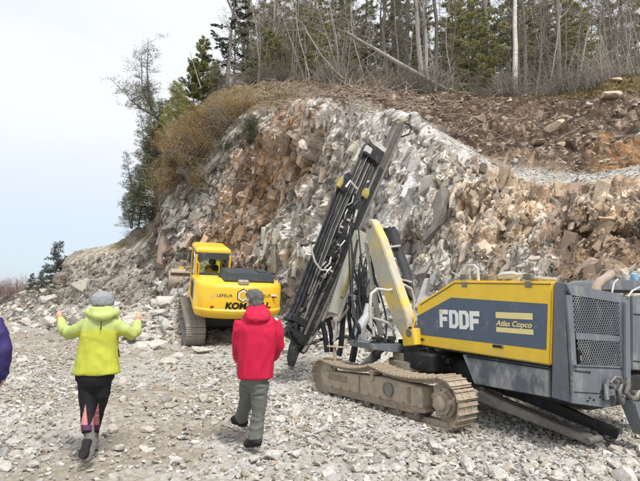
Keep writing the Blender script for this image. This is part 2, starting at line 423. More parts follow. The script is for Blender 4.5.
col *= (1 - fm * .24 * (1 - stn))[:, None] * (1 + .25 * fm * stn)[:, None] * (.85 + .35 * np.clip((mn2 - .5) * 2.5 + .5, 0, 1))[:, None]
col *= (.86 + .34 * c4)[:, None] * (1 + fm * .3 * (c5 - .5))[:, None] * (.85 + .3 * c3)[:, None]
col = np.clip(col, .015, .8)

ii = (np.arange(nr - 1)[:, None] * nc + np.arange(nc - 1)[None, :]).ravel()
Fq = np.stack([ii, ii + 1, ii + nc + 1, ii + nc], 1)
secf = SEC[ii]
M_rock = material('broken_rock', attr='tint', rough=.88, vary=.30, scale=9, bump=.9, bump_scale=26, spec=.22)
M_earth = material('bank_earth', attr='tint', rough=.95, vary=.38, scale=9, bump=.9, bump_scale=26, spec=.1)
def sub_terrain(name, mask, mat):
    F = Fq[mask]; used = np.zeros(len(P2), bool); used[F.ravel()] = True
    ix = np.cumsum(used) - 1
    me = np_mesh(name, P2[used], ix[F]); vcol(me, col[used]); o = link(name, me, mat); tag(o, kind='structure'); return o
rowi = np.repeat(np.arange(nr - 1), nc - 1)
tb = np.searchsorted(sec, 3.0)
t_all = np.searchsorted(sec, 5.0)
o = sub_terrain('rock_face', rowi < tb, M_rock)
o = sub_terrain('dirt_bank', (rowi >= tb) & (rowi < t_all), M_earth)
o = sub_terrain('forest_floor', rowi >= t_all, M_earth)

PG = P2.reshape(nr, nc, 3)
def on_terrain(px, s):
    """a point of the terrain surface: photo column of the key lines and section number"""
    j = int(np.clip(np.searchsorted(cx, px), 0, nc - 1)); i = int(np.clip(np.searchsorted(sec, s), 0, nr - 1))
    return Vector(PG[i, j])

# ---------------------------------------------------------------- the quarry floor
def gz(x, y):
    x = np.atleast_1d(np.asarray(x, float)); y = np.atleast_1d(np.asarray(y, float))
    q = np.stack([x, y, 0 * x], 1)
    return .10 * (fbm(q * .35, 3, 301) - .5) + .05 * (fbm(q * 1.7, 3, 311) - .5)
gx = np.concatenate([np.arange(-500, -12, 12.), np.arange(-12, 652, 1.1), np.arange(652, 1400, 12.)])
gy = 2.2 * (36 / 2.2) ** (np.arange(400) / 399.)
X = (gx[None, :] - 320) / 480. * gy[:, None]; Y = np.repeat(gy[:, None], len(gx), 1)
q = np.stack([X.ravel(), Y.ravel(), 0 * X.ravel()], 1)
ff, fc, fe = facets(q + .1 * fbm(q * 3, 2, 5)[:, None], .16, 320); fg, fgc, fge = facets(q, .07, 340)
fade = np.clip(1.3 - q[:, 1] / 22, .2, 1)
Z = gz(q[:, 0], q[:, 1]) + (.030 * ff + .016 * fg)
q[:, 2] = Z
nA = fbm(q * np.array([.5, .5, 1]), 4, 351); nB = fbm(q * np.array([2.2, 2.2, 1]), 4, 361)
# wheel tracks run from lower left to the rubble slope
tr = np.exp(-((q[:, 0] + 1.3 + (q[:, 1] - 5) * .42 + .4 * (nA - .5)) / .8) ** 2)
gc = mixc(np.repeat(C3(.47, .445, .395), len(q), 0), np.repeat(C3(.36, .305, .235), len(q), 0), np.clip((nA - .47) * 5 + tr * .35, 0, 1) * .8)
gc = mixc(gc, np.repeat(C3(.58, .565, .54), len(q), 0), np.clip((nB - .45) * 3, 0, 1) * .8 * np.clip((q[:, 0] / q[:, 1] * 480 + 240) / 160, .25, 1))
gc = mixc(gc, np.repeat(C3(.27, .23, .18), len(q), 0), np.clip((fc - .82) * 8, 0, 1) * .4)
gc *= (.62 + .26 * fgc)[:, None]
ng = len(gx); ii = (np.arange(399)[:, None] * ng + np.arange(ng - 1)[None, :]).ravel()
me = np_mesh('quarry_floor', q, np.stack([ii, ii + 1, ii + ng + 1, ii + ng], 1)); vcol(me, gc)
M_floor = material('quarry_floor_grit', attr='tint', rough=.93, vary=.25, scale=14, bump=.6, bump_scale=45, spec=.2)
tag(link('quarry_floor', me, M_floor), kind='structure')
M_far = material('plain_ground', (.40, .37, .31), rough=.95, vary=.25, scale=.3)
s = 2500
me = np_mesh('ground', [(-s, -s, -.16), (s, -s, -.16), (s, s, -.16), (-s, s, -.16)], [(0, 1, 2, 3)])
tag(link('ground', me, M_far), kind='structure')
# ---------------------------------------------------------------- loose rocks: each large one a thing, the small ones rubble and gravel
def rock_hull(seed, n=16):
    import bmesh
    rg = random.Random(seed); bm = bmesh.new()
    d = (1.0, rg.uniform(.6, .9), rg.uniform(.38, .68))
    for i in range(n):
        u = Vector((rg.gauss(0, 1), rg.gauss(0, 1), rg.gauss(0, 1))).normalized()
        m = max(abs(u.x), abs(u.y), abs(u.z)); u = u / m * rg.uniform(.72, 1) * .5 * 1.0 if rg.random() < .6 else u * .55
        bm.verts.new((u.x * d[0], u.y * d[1], u.z * d[2]))
    r = bmesh.ops.convex_hull(bm, input=bm.verts[:])
    loose = [v for v in bm.verts if not v.link_faces]
    bmesh.ops.delete(bm, geom=loose, context='VERTS')
    bmesh.ops.triangulate(bm, faces=bm.faces[:])
    bm.verts.index_update()
    V = np.array([v.co[:] for v in bm.verts]); F = np.array([[v.index for v in f.verts] for f in bm.faces]); bm.free()
    return V, F
RP = [rock_hull(500 + i, 15) for i in range(14)]
RPs = [rock_hull(700 + i, 9) for i in range(10)]
def rotm(yaw, tx, ty):
    cyw, syw = np.cos(yaw), np.sin(yaw); cx_, sx_ = np.cos(tx), np.sin(tx); cy_, sy_ = np.cos(ty), np.sin(ty)
    Rz = np.zeros((len(yaw), 3, 3)); Rz[:, 0, 0] = cyw; Rz[:, 0, 1] = -syw; Rz[:, 1, 0] = syw; Rz[:, 1, 1] = cyw; Rz[:, 2, 2] = 1
    Rx = np.zeros_like(Rz); Rx[:, 0, 0] = 1; Rx[:, 1, 1] = cx_; Rx[:, 1, 2] = -sx_; Rx[:, 2, 1] = sx_; Rx[:, 2, 2] = cx_
    Ry = np.zeros_like(Rz); Ry[:, 1, 1] = 1; Ry[:, 0, 0] = cy_; Ry[:, 0, 2] = sy_; Ry[:, 2, 0] = -sy_; Ry[:, 2, 2] = cy_
    return Rz @ Rx @ Ry
cand = []     # x, y, z, size, region, r,g,b
def add_c(pts, sizes, region, cols):
    for p, s_, c in zip(pts, sizes, cols): cand.append((p[0], p[1], p[2], s_, region, c[0], c[1], c[2]))
PAL = np.array([(.56, .54, .50), (.52, .50, .46), (.45, .41, .35), (.38, .365, .345), (.50, .43, .33), (.62, .60, .565), (.33, .29, .24), (.42, .335, .25)])
def palette(n, wts): 
    wts = np.array(wts, float); c = PAL[RNG.choice(len(PAL), n, p=wts / wts.sum())]
    return c * RNG.uniform(.62, .96, (n, 1))
BLOCK = [(-2.25, 4.75, .3), (-.95, 5.1, .35)]
def scatter_floor(dens, s0, s1, y0, y1, clump=.45, px0=-60, px1=700):
    ymax = y1; area = (px1 - px0) / 480. * (y1 ** 2 - y0 ** 2) / 2; n = int(area * dens)
    y = np.sqrt(RNG.uniform(y0 ** 2, y1 ** 2, n)); x = (RNG.uniform(px0, px1, n) - 320) / 480. * y
    qn = fbm(np.stack([x * .8, y * .8, x * 0], 1), 3, 401)
    side = np.clip((x / y * 480 + 320 - 120) / 210, 0, 1); side = np.maximum(side, np.exp(-((x / y * 480 - 40 + 320) / 70) ** 2) * .55)
    keep = RNG.random(n) < np.clip((qn - .5) * 5 + .85, .3, 1) * (.10 + .90 * side)
    x, y = x[keep], y[keep]; s_ = s0 * (s1 / s0) ** (RNG.random(len(x)) ** 1.5)
    z = gz(x, y) + s_ * .10
    add_c(np.stack([x, y, z], 1), s_, 'floor', palette(len(x), (5, 4, 3, 2, 1.5, 4, 1, .5)))
scatter_floor(620, .018, .038, 2.9, 7.0)
scatter_floor(300, .035, .068, 2.9, 11)
scatter_floor(120, .05, .10, 2.9, 7)
scatter_floor(75, .06, .115, 3.1, 17)
scatter_floor(10, .11, .22, 3.3, 22)
scatter_floor(1.2, .16, .3, 7.5, 18)
scatter_floor(.20, .2, .36, 6.5, 28)
def scatter_slope(n, s0, s1, px0, px1, a0, a1, region, wts, sink=.15, pw=1.6):
    px = RNG.uniform(px0, px1, n); s = RNG.uniform(a0, a1, n)
    sz = s0 * (s1 / s0) ** (RNG.random(n) ** pw)
    j = np.clip(np.searchsorted(cx, px), 0, nc - 1); i = np.clip(np.searchsorted(sec, s), 0, nr - 1)
    p = PG[i, j].copy(); p[:, 2] += sz * sink
    add_c(p, sz, region, palette(n, wts))
scatter_slope_ = None
W1 = (2, 4, 4, 3, 3, 1.5, 1.5, 1.5)
scatter_slope(75, .4, .95, -10, 185, .08, .95, 'slope', W1)
scatter_slope(46, .25, .7, 15, 168, 1.0, 2.9, 'slope', W1, .05)
scatter_slope(420, .2, .45, -10, 300, .05, 1.0, 'slope', W1)
scatter_slope(2600, .10, .22, -10, 320, .03, 1.02, 'slope', W1)
scatter_slope(5000, .05, .11, -10, 330, .02, 1.02, 'slope', W1)
scatter_slope(260, .14, .40, 300, 560, .1, 1.0, 'foot', (4, 4, 3, 3, 2, 2, 1, 1))
scatter_slope(2600, .05, .15, 290, 690, .05, 1.05, 'foot', (4, 4, 3, 3, 2, 2, 1, 1))
scatter_slope(60, .2, .5, 560, 690, .2, 1.0, 'foot', (1, 2, 3, 2, 4, 0, 3, 4))
WB = (.5, 1, 2, .6, 4, .6, 2, 4)
scatter_slope(22, .30, .62, 380, 660, 4.1, 4.95, 'bank', WB, .05)
scatter_slope(330, .12, .28, 330, 660, 3.95, 5.0, 'bank', WB, .1)
scatter_slope(3600, .04, .12, 300, 670, 3.85, 5.02, 'bank', WB, .1)
scatter_slope(1100, .05, .16, 290, 430, 3.0, 4.6, 'bank', WB, .1)
scatter_slope(900, .04, .1, 380, 670, 3.05, 4.0, 'bank', (3, 3, 2, 3, 1, 1, 1, 1), .1)
# the pale flat stones that the photograph shows one by one
for px, py, Y, s_, c in [(553, 130, 15.5, .85, 1), (562, 119, 16.2, .6, 2), (615, 97, 18.2, 1.0, 4), (588, 108, 17.4, .55, 0), (508, 101, 18, .42, 4), (538, 144, 14.9, .5, 1), (475, 128, 17, .4, 2)]:
    p = at(px, py, Y); d, bi = 9e9, None
    A = PG[::2, ::2].reshape(-1, 3); qx, qy, qd = proj(A); k = np.argmin((qx - px) ** 2 + (qy - py) ** 2); p = A[k]
    cand.append((p[0], p[1], p[2] + .02, s_, 'bank', *PAL[c]))
for px, py, s_ in [(160, 348, .62), (150, 357, .5), (205, 352, .5), (228, 347, .42), (130, 352, .4), (262, 356, .4), (172, 361, .38), (118, 366, .3), (121, 425, .2), (130, 398, .17), (18, 461, .16), (400, 452, .14), (330, 470, .17), (290, 352, .4), (310, 362, .35), (20, 330, .5), (48, 334, .5), (88, 338, .6),
                   (585, 461, .22), (560, 455, .15), (610, 470, .25), (545, 470, .14), (500, 462, .12), (350, 445, .13), (590, 437, .2), (632, 445, .24), (617, 455, .17)]:
    Y = 1.6 * 480 / (py - 296); p = ((px - 320) / 480 * Y * 1.0, Y)
    cand.append((p[0], p[1], float(gz(*p)[0]) + s_ * .12, s_, 'floor', *PAL[RNG.integers(0, 6)]))
CA = np.array([[c[0], c[1], c[2], c[3], c[5], c[6], c[7]] for c in cand]); REG = np.array([c[4] for c in cand])
ok = np.ones(len(CA), bool)
for bx, by, br in BLOCK: ok &= ~((CA[:, 3] > .07) & (np.hypot(CA[:, 0] - bx, CA[:, 1] - by) < br))
# nothing large where the machines stand
rl = (CA[:, 0] - 2.5) * -.42 + (CA[:, 1] - 5.2) * .906; rb = (CA[:, 0] - 2.5) * -.906 + (CA[:, 1] - 5.2) * -.42
ok &= ~((CA[:, 3] > .12) & (rl > -.2) & (rl < 5.4) & (rb > -2.2) & (rb < 1.15) & (REG == 'floor'))
el = (CA[:, 0] + 2.6) * -.342 + (CA[:, 1] - 15.3) * .94; eb = (CA[:, 0] + 2.6) * .94 + (CA[:, 1] - 15.3) * .342
ok &= ~((CA[:, 3] > .2) & (el > -.9) & (el < 5.5) & (np.abs(eb) < 1.8))
CA = CA[ok]; REG = REG[ok]
qx, qy, qd = proj(CA[:, :3]); inview = (qx > 2) & (qx < 638) & (qy > 2) & (qy < 479)
big = np.where(inview, CA[:, 3] * 480 / qd, 0); order = np.argsort(-big); TOP = order[:290]
istop = np.zeros(len(CA), bool); istop[TOP] = True
M_stone = bpy.data.materials.new('loose_rock'); M_stone = material('loose_rock', (.5, .46, .4), rough=.9, vary=.3, scale=5, bump=.5, bump_scale=18, objrand=.22, spec=.2)
_t = M_stone.node_tree; _b = _t.nodes['Principled BSDF']
oi = _t.nodes.new('ShaderNodeObjectInfo'); rp = _t.nodes.new('ShaderNodeValToRGB')
for e_, (p_, c_) in zip([rp.color_ramp.elements[0], rp.color_ramp.elements[1]], [(0, (.60, .585, .55, 1)), (1, (.36, .31, .25, 1))]): e_.position = p_; e_.color = c_
for p_, c_ in ((.3, (.47, .44, .39, 1)), (.6, (.52, .49, .45, 1)), (.8, (.40, .385, .36, 1))):
    e_ = rp.color_ramp.elements.new(p_); e_.color = c_
_t.links.new(oi.outputs['Random'], rp.inputs[0])
rgb = [n_ for n_ in _t.nodes if n_.type == 'RGB'][0]
for l_ in list(rgb.outputs[0].links): _t.links.new(rp.outputs[0], l_.to_socket)
M_stone_brown = material('loose_rock_buff', (.46, .37, .28), rough=.9, vary=.3, scale=5, bump=.5, bump_scale=18, objrand=.3, spec=.2)
LAB = {'floor': ('pale angular stone lying loose on the gravel floor of the quarry', 'loose stones on the quarry floor'),
       'slope': ('grey and buff broken rock in the rubble slope left of the yellow excavator', 'boulders of the rubble slope'),
       'foot': ('broken rock at the foot of the rock face behind the drill rig', 'rocks at the foot of the face'),
       'bank': ('buff stone lying in the dark earth bank under the trees', 'stones in the earth bank')}
rme = {}
def rock_mesh(k, brown):
    if (k, brown) not in rme:
        V, F = rock_hull(900 + k, 26); me = np_mesh('rock', V, F); me.materials.append(M_stone_brown if brown else M_stone); rme[(k, brown)] = me
    return rme[(k, brown)]
for i in TOP:
    x, y, z, s_ = CA[i, :4]; reg = REG[i]
    o = bpy.data.objects.new('rock', rock_mesh(int(RNG.integers(0, 16)), reg == 'bank')); COL.objects.link(o)
    o.location = (x, y, z); sc_ = s_ * 1.05; o.scale = (sc_ * RNG.uniform(.9, 1.2), sc_ * RNG.uniform(.8, 1.1), sc_ * RNG.uniform(.7, 1.1))
    o.rotation_euler = (RNG.normal(0, .25), RNG.normal(0, .25), RNG.uniform(0, 6.28))
    lab = LAB[reg][0]; ppx, ppy, _d = proj(np.array([x, y, z]))
    if reg == 'floor': lab = 'pale angular stone loose on the gravel ' + ('just in front of the camera' if y < 5 else 'left of the lime-jacketed walker' if ppx < 75 else 'between the two walkers' if ppx < 235 else 'between the crimson-jacketed walker and drill rig' if ppx < 330 else 'in front of the drill rig tracks')
    if reg == 'slope': lab = 'grey and buff broken rock in the rubble slope ' + ('at its far left end' if ppx < 60 else 'behind the lime-jacketed walker' if ppx < 140 else 'just left of the yellow excavator' if ppx < 190 else 'around the yellow excavator')
    if reg == 'foot': lab = 'broken rock at the foot of the face ' + ('beside the drill feed' if ppx < 370 else 'behind the drill rig' if ppx < 560 else 'right of and below the rig housing')
    if reg == 'bank': lab = 'buff stone in the dark earth bank ' + ('near the top of the pale face' if ppx < 430 else 'below the white birch' if ppx < 540 else 'above the right end of the bench')
    tag(o, lab, 'rock', LAB[reg][1])
M_grit = material('small_stones', attr='tint', rough=.92, vary=.2, scale=12, spec=.2)
def stones(name, mask):
    idx = np.where(mask)[0]; which = RNG.integers(0, len(RPs) + len(RP), len(idx)); VV = []; FF = []; CC = []; off = 0
    for k in range(len(RPs) + len(RP)):
        V, F = (RPs + RP)[k]
        sel = idx[which == k]
        if k >= len(RPs): pass
        if not len(sel): continue
        m = len(sel); A = rotm(RNG.uniform(0, 6.28, m), RNG.normal(0, .35, m), RNG.normal(0, .35, m))
        S = CA[sel, 3][:, None] * RNG.uniform(.75, 1.25, (m, 3)) * np.array([1.1, 1, .95])
        W = np.einsum('nij,nkj->nki', A, V[None] * S[:, None, :]) + CA[sel, :3][:, None, :]
        VV.append(W.reshape(-1, 3)); FF.append((F[None] + (np.arange(m) * len(V))[:, None, None] + off).reshape(-1, 3)); off += m * len(V)
        CC.append(np.repeat(CA[sel, 4:7], len(V), 0))
    me = np_mesh(name, np.concatenate(VV), np.concatenate(FF)); vcol(me, np.concatenate(CC)); return link(name, me, M_grit)
o = stones('gravel', (~istop) & (REG == 'floor')); tag(o, 'pale gravel and stone chips strewn over the quarry floor', 'gravel', kind='stuff')
o = stones('rubble', (~istop) & ((REG == 'slope') | (REG == 'foot'))); tag(o, 'broken stone rubble heaped along the foot of the rock face', 'rubble', kind='stuff')
o = stones('bank_stones', (~istop) & (REG == 'bank')); tag(o, 'small buff stones mixed into the dark earth bank', 'stones', kind='stuff')

# ---------------------------------------------------------------- the broken blocks of the face itself
def slab_hull(seed):
    import bmesh
    rg = random.Random(seed); bm = bmesh.new(); V = []
    for sx in (-1, 1):
        for sy in (-1, 1):
            for sz in (-1, 1): V.append(Vector((sx * .28 * rg.uniform(.55, 1), sy * .22 * rg.uniform(.5, 1), sz * .5 * rg.uniform(.6, 1))))
    if seed % 3:                                       # splinters: pointed, many-sided
        V = []
        for _ in range(15):
            u = Vector((rg.gauss(0, 1), rg.gauss(0, 1), rg.gauss(0, 1))).normalized(); k = 1 / max(abs(u.x) + .35 * abs(u.z), abs(u.y), abs(u.z) + .3 * abs(u.x)); k = min(k, 1.3) * rg.uniform(.8, 1); V.append(Vector((u.x * .26 * k, u.y * .20 * k, u.z * .58 * k)))
    for _ in range(4): V.append(Vector((rg.uniform(-.3, .3), rg.choice((-.2, .2)), rg.uniform(-.5, .5))))
    for v in V: bm.verts.new(v)
    bmesh.ops.convex_hull(bm, input=bm.verts[:]); bmesh.ops.delete(bm, geom=[v for v in bm.verts if not v.link_faces], context='VERTS')
    bmesh.ops.triangulate(bm, faces=bm.faces[:]); bm.verts.index_update()
    V = np.array([v.co[:] for v in bm.verts]); F = np.array([[v.index for v in f.verts] for f in bm.faces]); bm.free(); return V, F
SL = [slab_hull(3000 + i) for i in range(24)]
COLG = col.reshape(nr, nc, 3); NG = Nn.reshape(nr, nc, 3)
def blocks(n, s0, s1, px0=-5, px1=672, a0=.98, a1=2.97, pw=1.5):
    px = RNG.uniform(px0, px1, n); s = RNG.uniform(a0, a1, n); j = np.clip(np.searchsorted(cx, px), 0, nc - 1); i = np.clip(np.searchsorted(sec, s), 0, nr - 1)
    return np.stack([i, j], 1), s0 * (s1 / s0) ** (RNG.random(n) ** pw)
BI, BS = [], []
for a in ((110, .8, 1.4), (1000, .4, .8), (3600, .2, .4), (6000, .09, .2)): q_, z_ = blocks(*a); BI.append(q_); BS.append(z_)
BI = np.concatenate(BI); BS = np.concatenate(BS)
BP = PG[BI[:, 0], BI[:, 1]]; BN = NG[BI[:, 0], BI[:, 1]]; BC_ = COLG[BI[:, 0], BI[:, 1]].copy()
bx_, by_, bd_ = proj(BP); BS = BS * np.clip(bd_ / 17, .5, 1.15)
keep = ~((bx_ < 60)) & ~((bx_ < 280) & (by_ < 150) & (RNG.random(len(BP)) < .6)); keep &= (BS < .9) | (sec[BI[:, 0]] < 2.8)
BI, BS, BP, BN, BC_, bd_, bx_, by_ = [a[keep] for a in (BI, BS, BP, BN, BC_, bd_, bx_, by_)]
lum = BC_.mean(1, keepdims=True); nb = len(BP)
tgt = np.where(RNG.random((nb, 1)) < .5, lum * 1.0, np.maximum(lum, .30)); BC_ = BC_ / (lum + 1e-6) * tgt * RNG.uniform(.82, 1.10, (nb, 1)); BC_ = np.clip(BC_, .03, .66)
BN = BN + RNG.normal(0, .24, BN.shape); BN[:, 2] *= .6; BN /= np.linalg.norm(BN, axis=1)[:, None]
dipv = np.array([.42, 0, .9]) + RNG.normal(0, .13, (nb, 3)); flip = RNG.random(nb) < .15; dipv[flip] = np.array([-.6, 0, .7]) + RNG.normal(0, .3, (flip.sum(), 3))
zz = dipv - BN * (dipv * BN).sum(1)[:, None]; zz /= np.linalg.norm(zz, axis=1)[:, None]; xx = np.cross(BN, zz)
BR = np.stack([xx, BN, zz], 2)                          # columns: width, thickness, length
BSz = BS[:, None] * np.stack([RNG.uniform(.7, 1.3, nb), RNG.uniform(.7, 1.2, nb), RNG.uniform(.9, 1.8, nb)], 1)
BP = BP - BN * (BS * RNG.uniform(.15, .26, nb))[:, None]
wb = RNG.integers(0, len(SL), nb); bigo = np.argsort(-BS / bd_ * ((by_ > 0) & (bx_ > 0) & (bx_ < 640)))[:285]; isb = np.zeros(nb, bool); isb[bigo] = True
face_o = bpy.data.objects['rock_face']
M_block = material('fractured_rock', attr='tint', rough=.9, vary=.24, scale=4, bump=.7, bump_scale=22, spec=.22)
for k in bigo:
    V, F = SL[wb[k]]; W = (V * BSz[k]) @ BR[k].T; me = np_mesh('block', W, F); vcol(me, np.repeat(BC_[k][None], len(V), 0)); o = link('block', me, M_block, face_o); o.location = BP[k]
VV, FF, CC, off = [], [], [], 0
for w_ in range(len(SL)):
    sel = np.where((wb == w_) & ~isb)[0]; V, F = SL[w_]; m_ = len(sel)
    W = np.einsum('nij,nkj->nki', BR[sel], V[None] * BSz[sel][:, None, :]) + BP[sel][:, None, :]
    VV.append(W.reshape(-1, 3)); FF.append((F[None] + (np.arange(m_) * len(V))[:, None, None] + off).reshape(-1, 3)); off += m_ * len(V); CC.append(np.repeat(BC_[sel], len(V), 0))
me = np_mesh('small_blocks', np.concatenate(VV), np.concatenate(FF)); vcol(me, np.concatenate(CC)); o = link('small_blocks', me, M_block, face_o); o['kind'] = 'stuff'
# ---------------------------------------------------------------- trees and shrubs
M_bark = material('grey_bark', (.19, .17, .15), rough=.95, vary=.35, scale=12, bump=.6, bump_scale=40, objrand=.3, spec=.1)
M_palebark = material('pale_bark', (.31, .29, .265), rough=.9, vary=.3, scale=9, dirt=(.12, .11, .10), dirt_amt=.15, dirt_scale=5, objrand=.12, spec=.15)
M_birch = material('birch_bark', (.66, .64, .60), rough=.8, vary=.15, scale=3, dirt=(.07, .06, .055), dirt_amt=.22, dirt_scale=5, streak=(.6, .6, 3), spec=.2)
M_twig = material('twigs', (.27, .24, .215), rough=.95, objrand=.3, spec=.1)
M_needle = material('needles', attr='tint', rough=.8, vary=.3, scale=1.5, objrand=.25, spec=.2)
M_leaf = material('leaves', attr='tint', rough=.8, vary=.3, scale=3, objrand=.2, spec=.2)
for _m in (M_needle, M_leaf):                      # leaves let some light through
    _t = _m.node_tree; _b = _t.nodes['Principled BSDF']; _o = _t.nodes['Material Output']; _x = _t.nodes.new('ShaderNodeMixShader'); _x.inputs[0].default_value = .5
    _l = _t.nodes.new('ShaderNodeBsdfTranslucent'); _t.links.new(_b.inputs['Base Color'].links[0].from_socket, _l.inputs[0])
    _t.links.new(_b.outputs[0], _x.inputs[1]); _t.links.new(_l.outputs[0], _x.inputs[2]); _t.links.new(_x.outputs[0], _o.inputs[0])
def quads(pos, dirs, ln, wd, cols, rg):
    """small leaf or needle faces: centre, direction, length, width"""
    n = len(pos); r = rg.normal(0, 1, (n, 3)); s = np.cross(dirs, r); s /= np.linalg.norm(s, axis=1)[:, None] + 1e-9
    d = dirs / (np.linalg.norm(dirs, axis=1)[:, None] + 1e-9)
    a = d * (ln / 2)[:, None]; b = s * (wd / 2)[:, None]
    V = np.stack([pos - a, pos + b - a * .1, pos + a, pos - b + a * .1], 1).reshape(-1, 3)
    F = np.arange(4 * n).reshape(-1, 4)
    return V, F, np.repeat(cols, 4, 0)
def curve(rg, p, d, ln, n, wob, up=0.0):
    pts = [Vector(p)]; d = Vector(d).normalized()
    for i in range(n):
        d = (d + Vector((rg.gauss(0, wob), rg.gauss(0, wob), rg.gauss(0, wob) + up))).normalized(); pts.append(pts[-1] + d * (ln / n))
    return pts
def bare_proto(seed, h, r0, n1=26, lo=.35, spread=.5, lean=0.0, bark=M_bark, twigs=5, buds=0, budcol=(.25, .22, .12), fork=0):
    rg = random.Random(seed); ng_ = np.random.default_rng(seed); T = MB(); Cr = MB(); tips = []
    tr_ = curve(rg, (0, 0, -.3), (lean, 0, 1), h, 12, .045, .02)
    T.tube(tr_, [r0 * (1 - .9 * (i / 12.) ** .9) + .004 for i in range(13)], 7)
    trunks = [tr_]
    for f in range(fork):
        k = rg.randint(3, 6); t2 = curve(rg, tr_[k], (rg.uniform(-.5, .5), rg.uniform(-.4, .4), 1), h * .6, 8, .05, .03); T.tube(t2, [r0 * .6 * (1 - .88 * i / 8.) for i in range(9)], 6); trunks.append(t2)
    for b in range(n1):
        t2 = rg.choice(trunks); u = lo + (1 - lo) * ((b + rg.random()) / n1); i = u * (len(t2) - 1); a = t2[min(int(i), len(t2) - 2)].lerp(t2[min(int(i) + 1, len(t2) - 1)], i - int(i))
        az = rg.uniform(0, 2 * pi); ln = h * rg.uniform(.10, .24) * (1.25 - u * .75) * spread * 2
        br = curve(rg, a, (cos(az), sin(az), rg.uniform(.3, 1.1)), ln, 5, .12, .05)
        Cr.tube(br, [r0 * .22 * (1 - .8 * q_ / 5.) + .004 for q_ in range(6)], 3, False)
        for c in range(twigs):
            k = rg.uniform(.25, 1) * 5; a2 = br[min(int(k), 4)].lerp(br[min(int(k) + 1, 5)], k - int(k)); az = rg.uniform(0, 2 * pi)
            tw = curve(rg, a2, (cos(az), sin(az), rg.uniform(-.1, 1.1)), ln * rg.uniform(.25, .5), 3, .16, .04)
            Cr.tube(tw, [.009, .007, .006, .004], 3, False)
            for e in range(3):
                k = rg.randint(1, 3); az = rg.uniform(0, 2 * pi); t3 = curve(rg, tw[k], (cos(az), sin(az), rg.uniform(-.2, 1)), ln * rg.uniform(.12, .25), 2, .15)
                Cr.tube(t3, [.006, .005, .004], 3, False); tips.append(t3[-1]); tips.append(t3[1])
    me1 = T.build('trunk', bark, smooth=True).data; me2 = Cr.build('crown', M_twig).data
    for o in list(COL.objects)[-2:]: bpy.data.objects.remove(o)
    res = {'trunk': me1, 'branches': me2}
    if buds:
        tp = np.array([t[:] for t in tips]); p = tp[ng_.integers(0, len(tp), buds)] + ng_.normal(0, .10, (buds, 3))
        cc = np.array(budcol)[None] * ng_.uniform(.6, 1.4, (buds, 1))
        V, F, Cc = quads(p, ng_.normal(0, 1, (buds, 3)), ng_.uniform(.05, .11, buds), ng_.uniform(.03, .06, buds), cc, ng_)
        me = np_mesh('crown', V, F); vcol(me, Cc); me.materials.append(M_leaf); res['crown'] = me
    return res
def conifer_proto(seed, h, r0, base=.12, wid=.22, dens=1.0, col=(.055, .075, .035), droop=-.12, loose=1.0, n1=46, spray=.22):
    rg = random.Random(seed); ng_ = np.random.default_rng(seed); T = MB(); Cr = MB(); PP = []; DD = []
    tr_ = curve(rg, (0, 0, -.3), (0, 0, 1), h, 10, .02, .02)
    T.tube(tr_, [r0 * (1 - .92 * i / 10.) + .004 for i in range(11)], 6)
    for b in range(n1):
        u = base + (1 - base) * ((b + rg.random()) / n1); i = u * 10; a = tr_[min(int(i), 9)].lerp(tr_[min(int(i) + 1, 10)], i - int(i))
        az = rg.uniform(0, 2 * pi); ln = h * wid * (1.04 - u) ** .8 * rg.uniform(.55, 1.15) + .12
        br = curve(rg, a, (cos(az), sin(az), droop + rg.uniform(-.1, .25)), ln, 4, .08, .03)
        Cr.tube(br, [.02 * ln + .006, .015 * ln + .005, .01 * ln + .004, .004, .003], 3, False)
        n = int(70 * ln * dens) + 6
        k = ng_.uniform(.12, 1, n) ** .7 * 4; ki = np.minimum(k.astype(int), 3); B = np.array([q_[:] for q_ in br]); p = B[ki] + (B[ki + 1] - B[ki]) * (k - ki)[:, None]
        dr = (B[4] - B[0]); dr /= np.linalg.norm(dr); side = np.cross(dr, (0, 0, 1)); side /= np.linalg.norm(side) + 1e-9
        w_ = ng_.uniform(-1, 1, n) * (.06 + .20 * ln * loose) * (1.1 - k / 4.4)
        p = p + side[None] * w_[:, None] + ng_.normal(0, .035 * loose + .01, (n, 3)); p[:, 2] -= np.abs(w_) * .25
        PP.append(p); DD.append(dr[None] * .7 + side[None] * np.sign(w_)[:, None] * .9 + ng_.normal(0, .35, (n, 3)))
    PP = np.concatenate(PP); DD = np.concatenate(DD); n = len(PP)
    cc = np.array(col)[None] * ng_.uniform(.6, 1.55, (n, 1)) * np.array([1, 1, 1])[None]; cc[:, 0] *= ng_.uniform(.8, 1.35, n)
    V, F, Cc = quads(PP, DD, ng_.uniform(.5, 1.2, n) * spray, ng_.uniform(.25, .5, n) * spray, cc, ng_)
    me = np_mesh('crown', V, F); vcol(me, Cc); me.materials.append(M_needle)
    me1 = T.build('trunk', M_bark, smooth=True).data; me2 = Cr.build('branches', M_twig).data
    for o in list(COL.objects)[-2:]: bpy.data.objects.remove(o)
    return {'trunk': me1, 'branches': me2, 'crown': me}
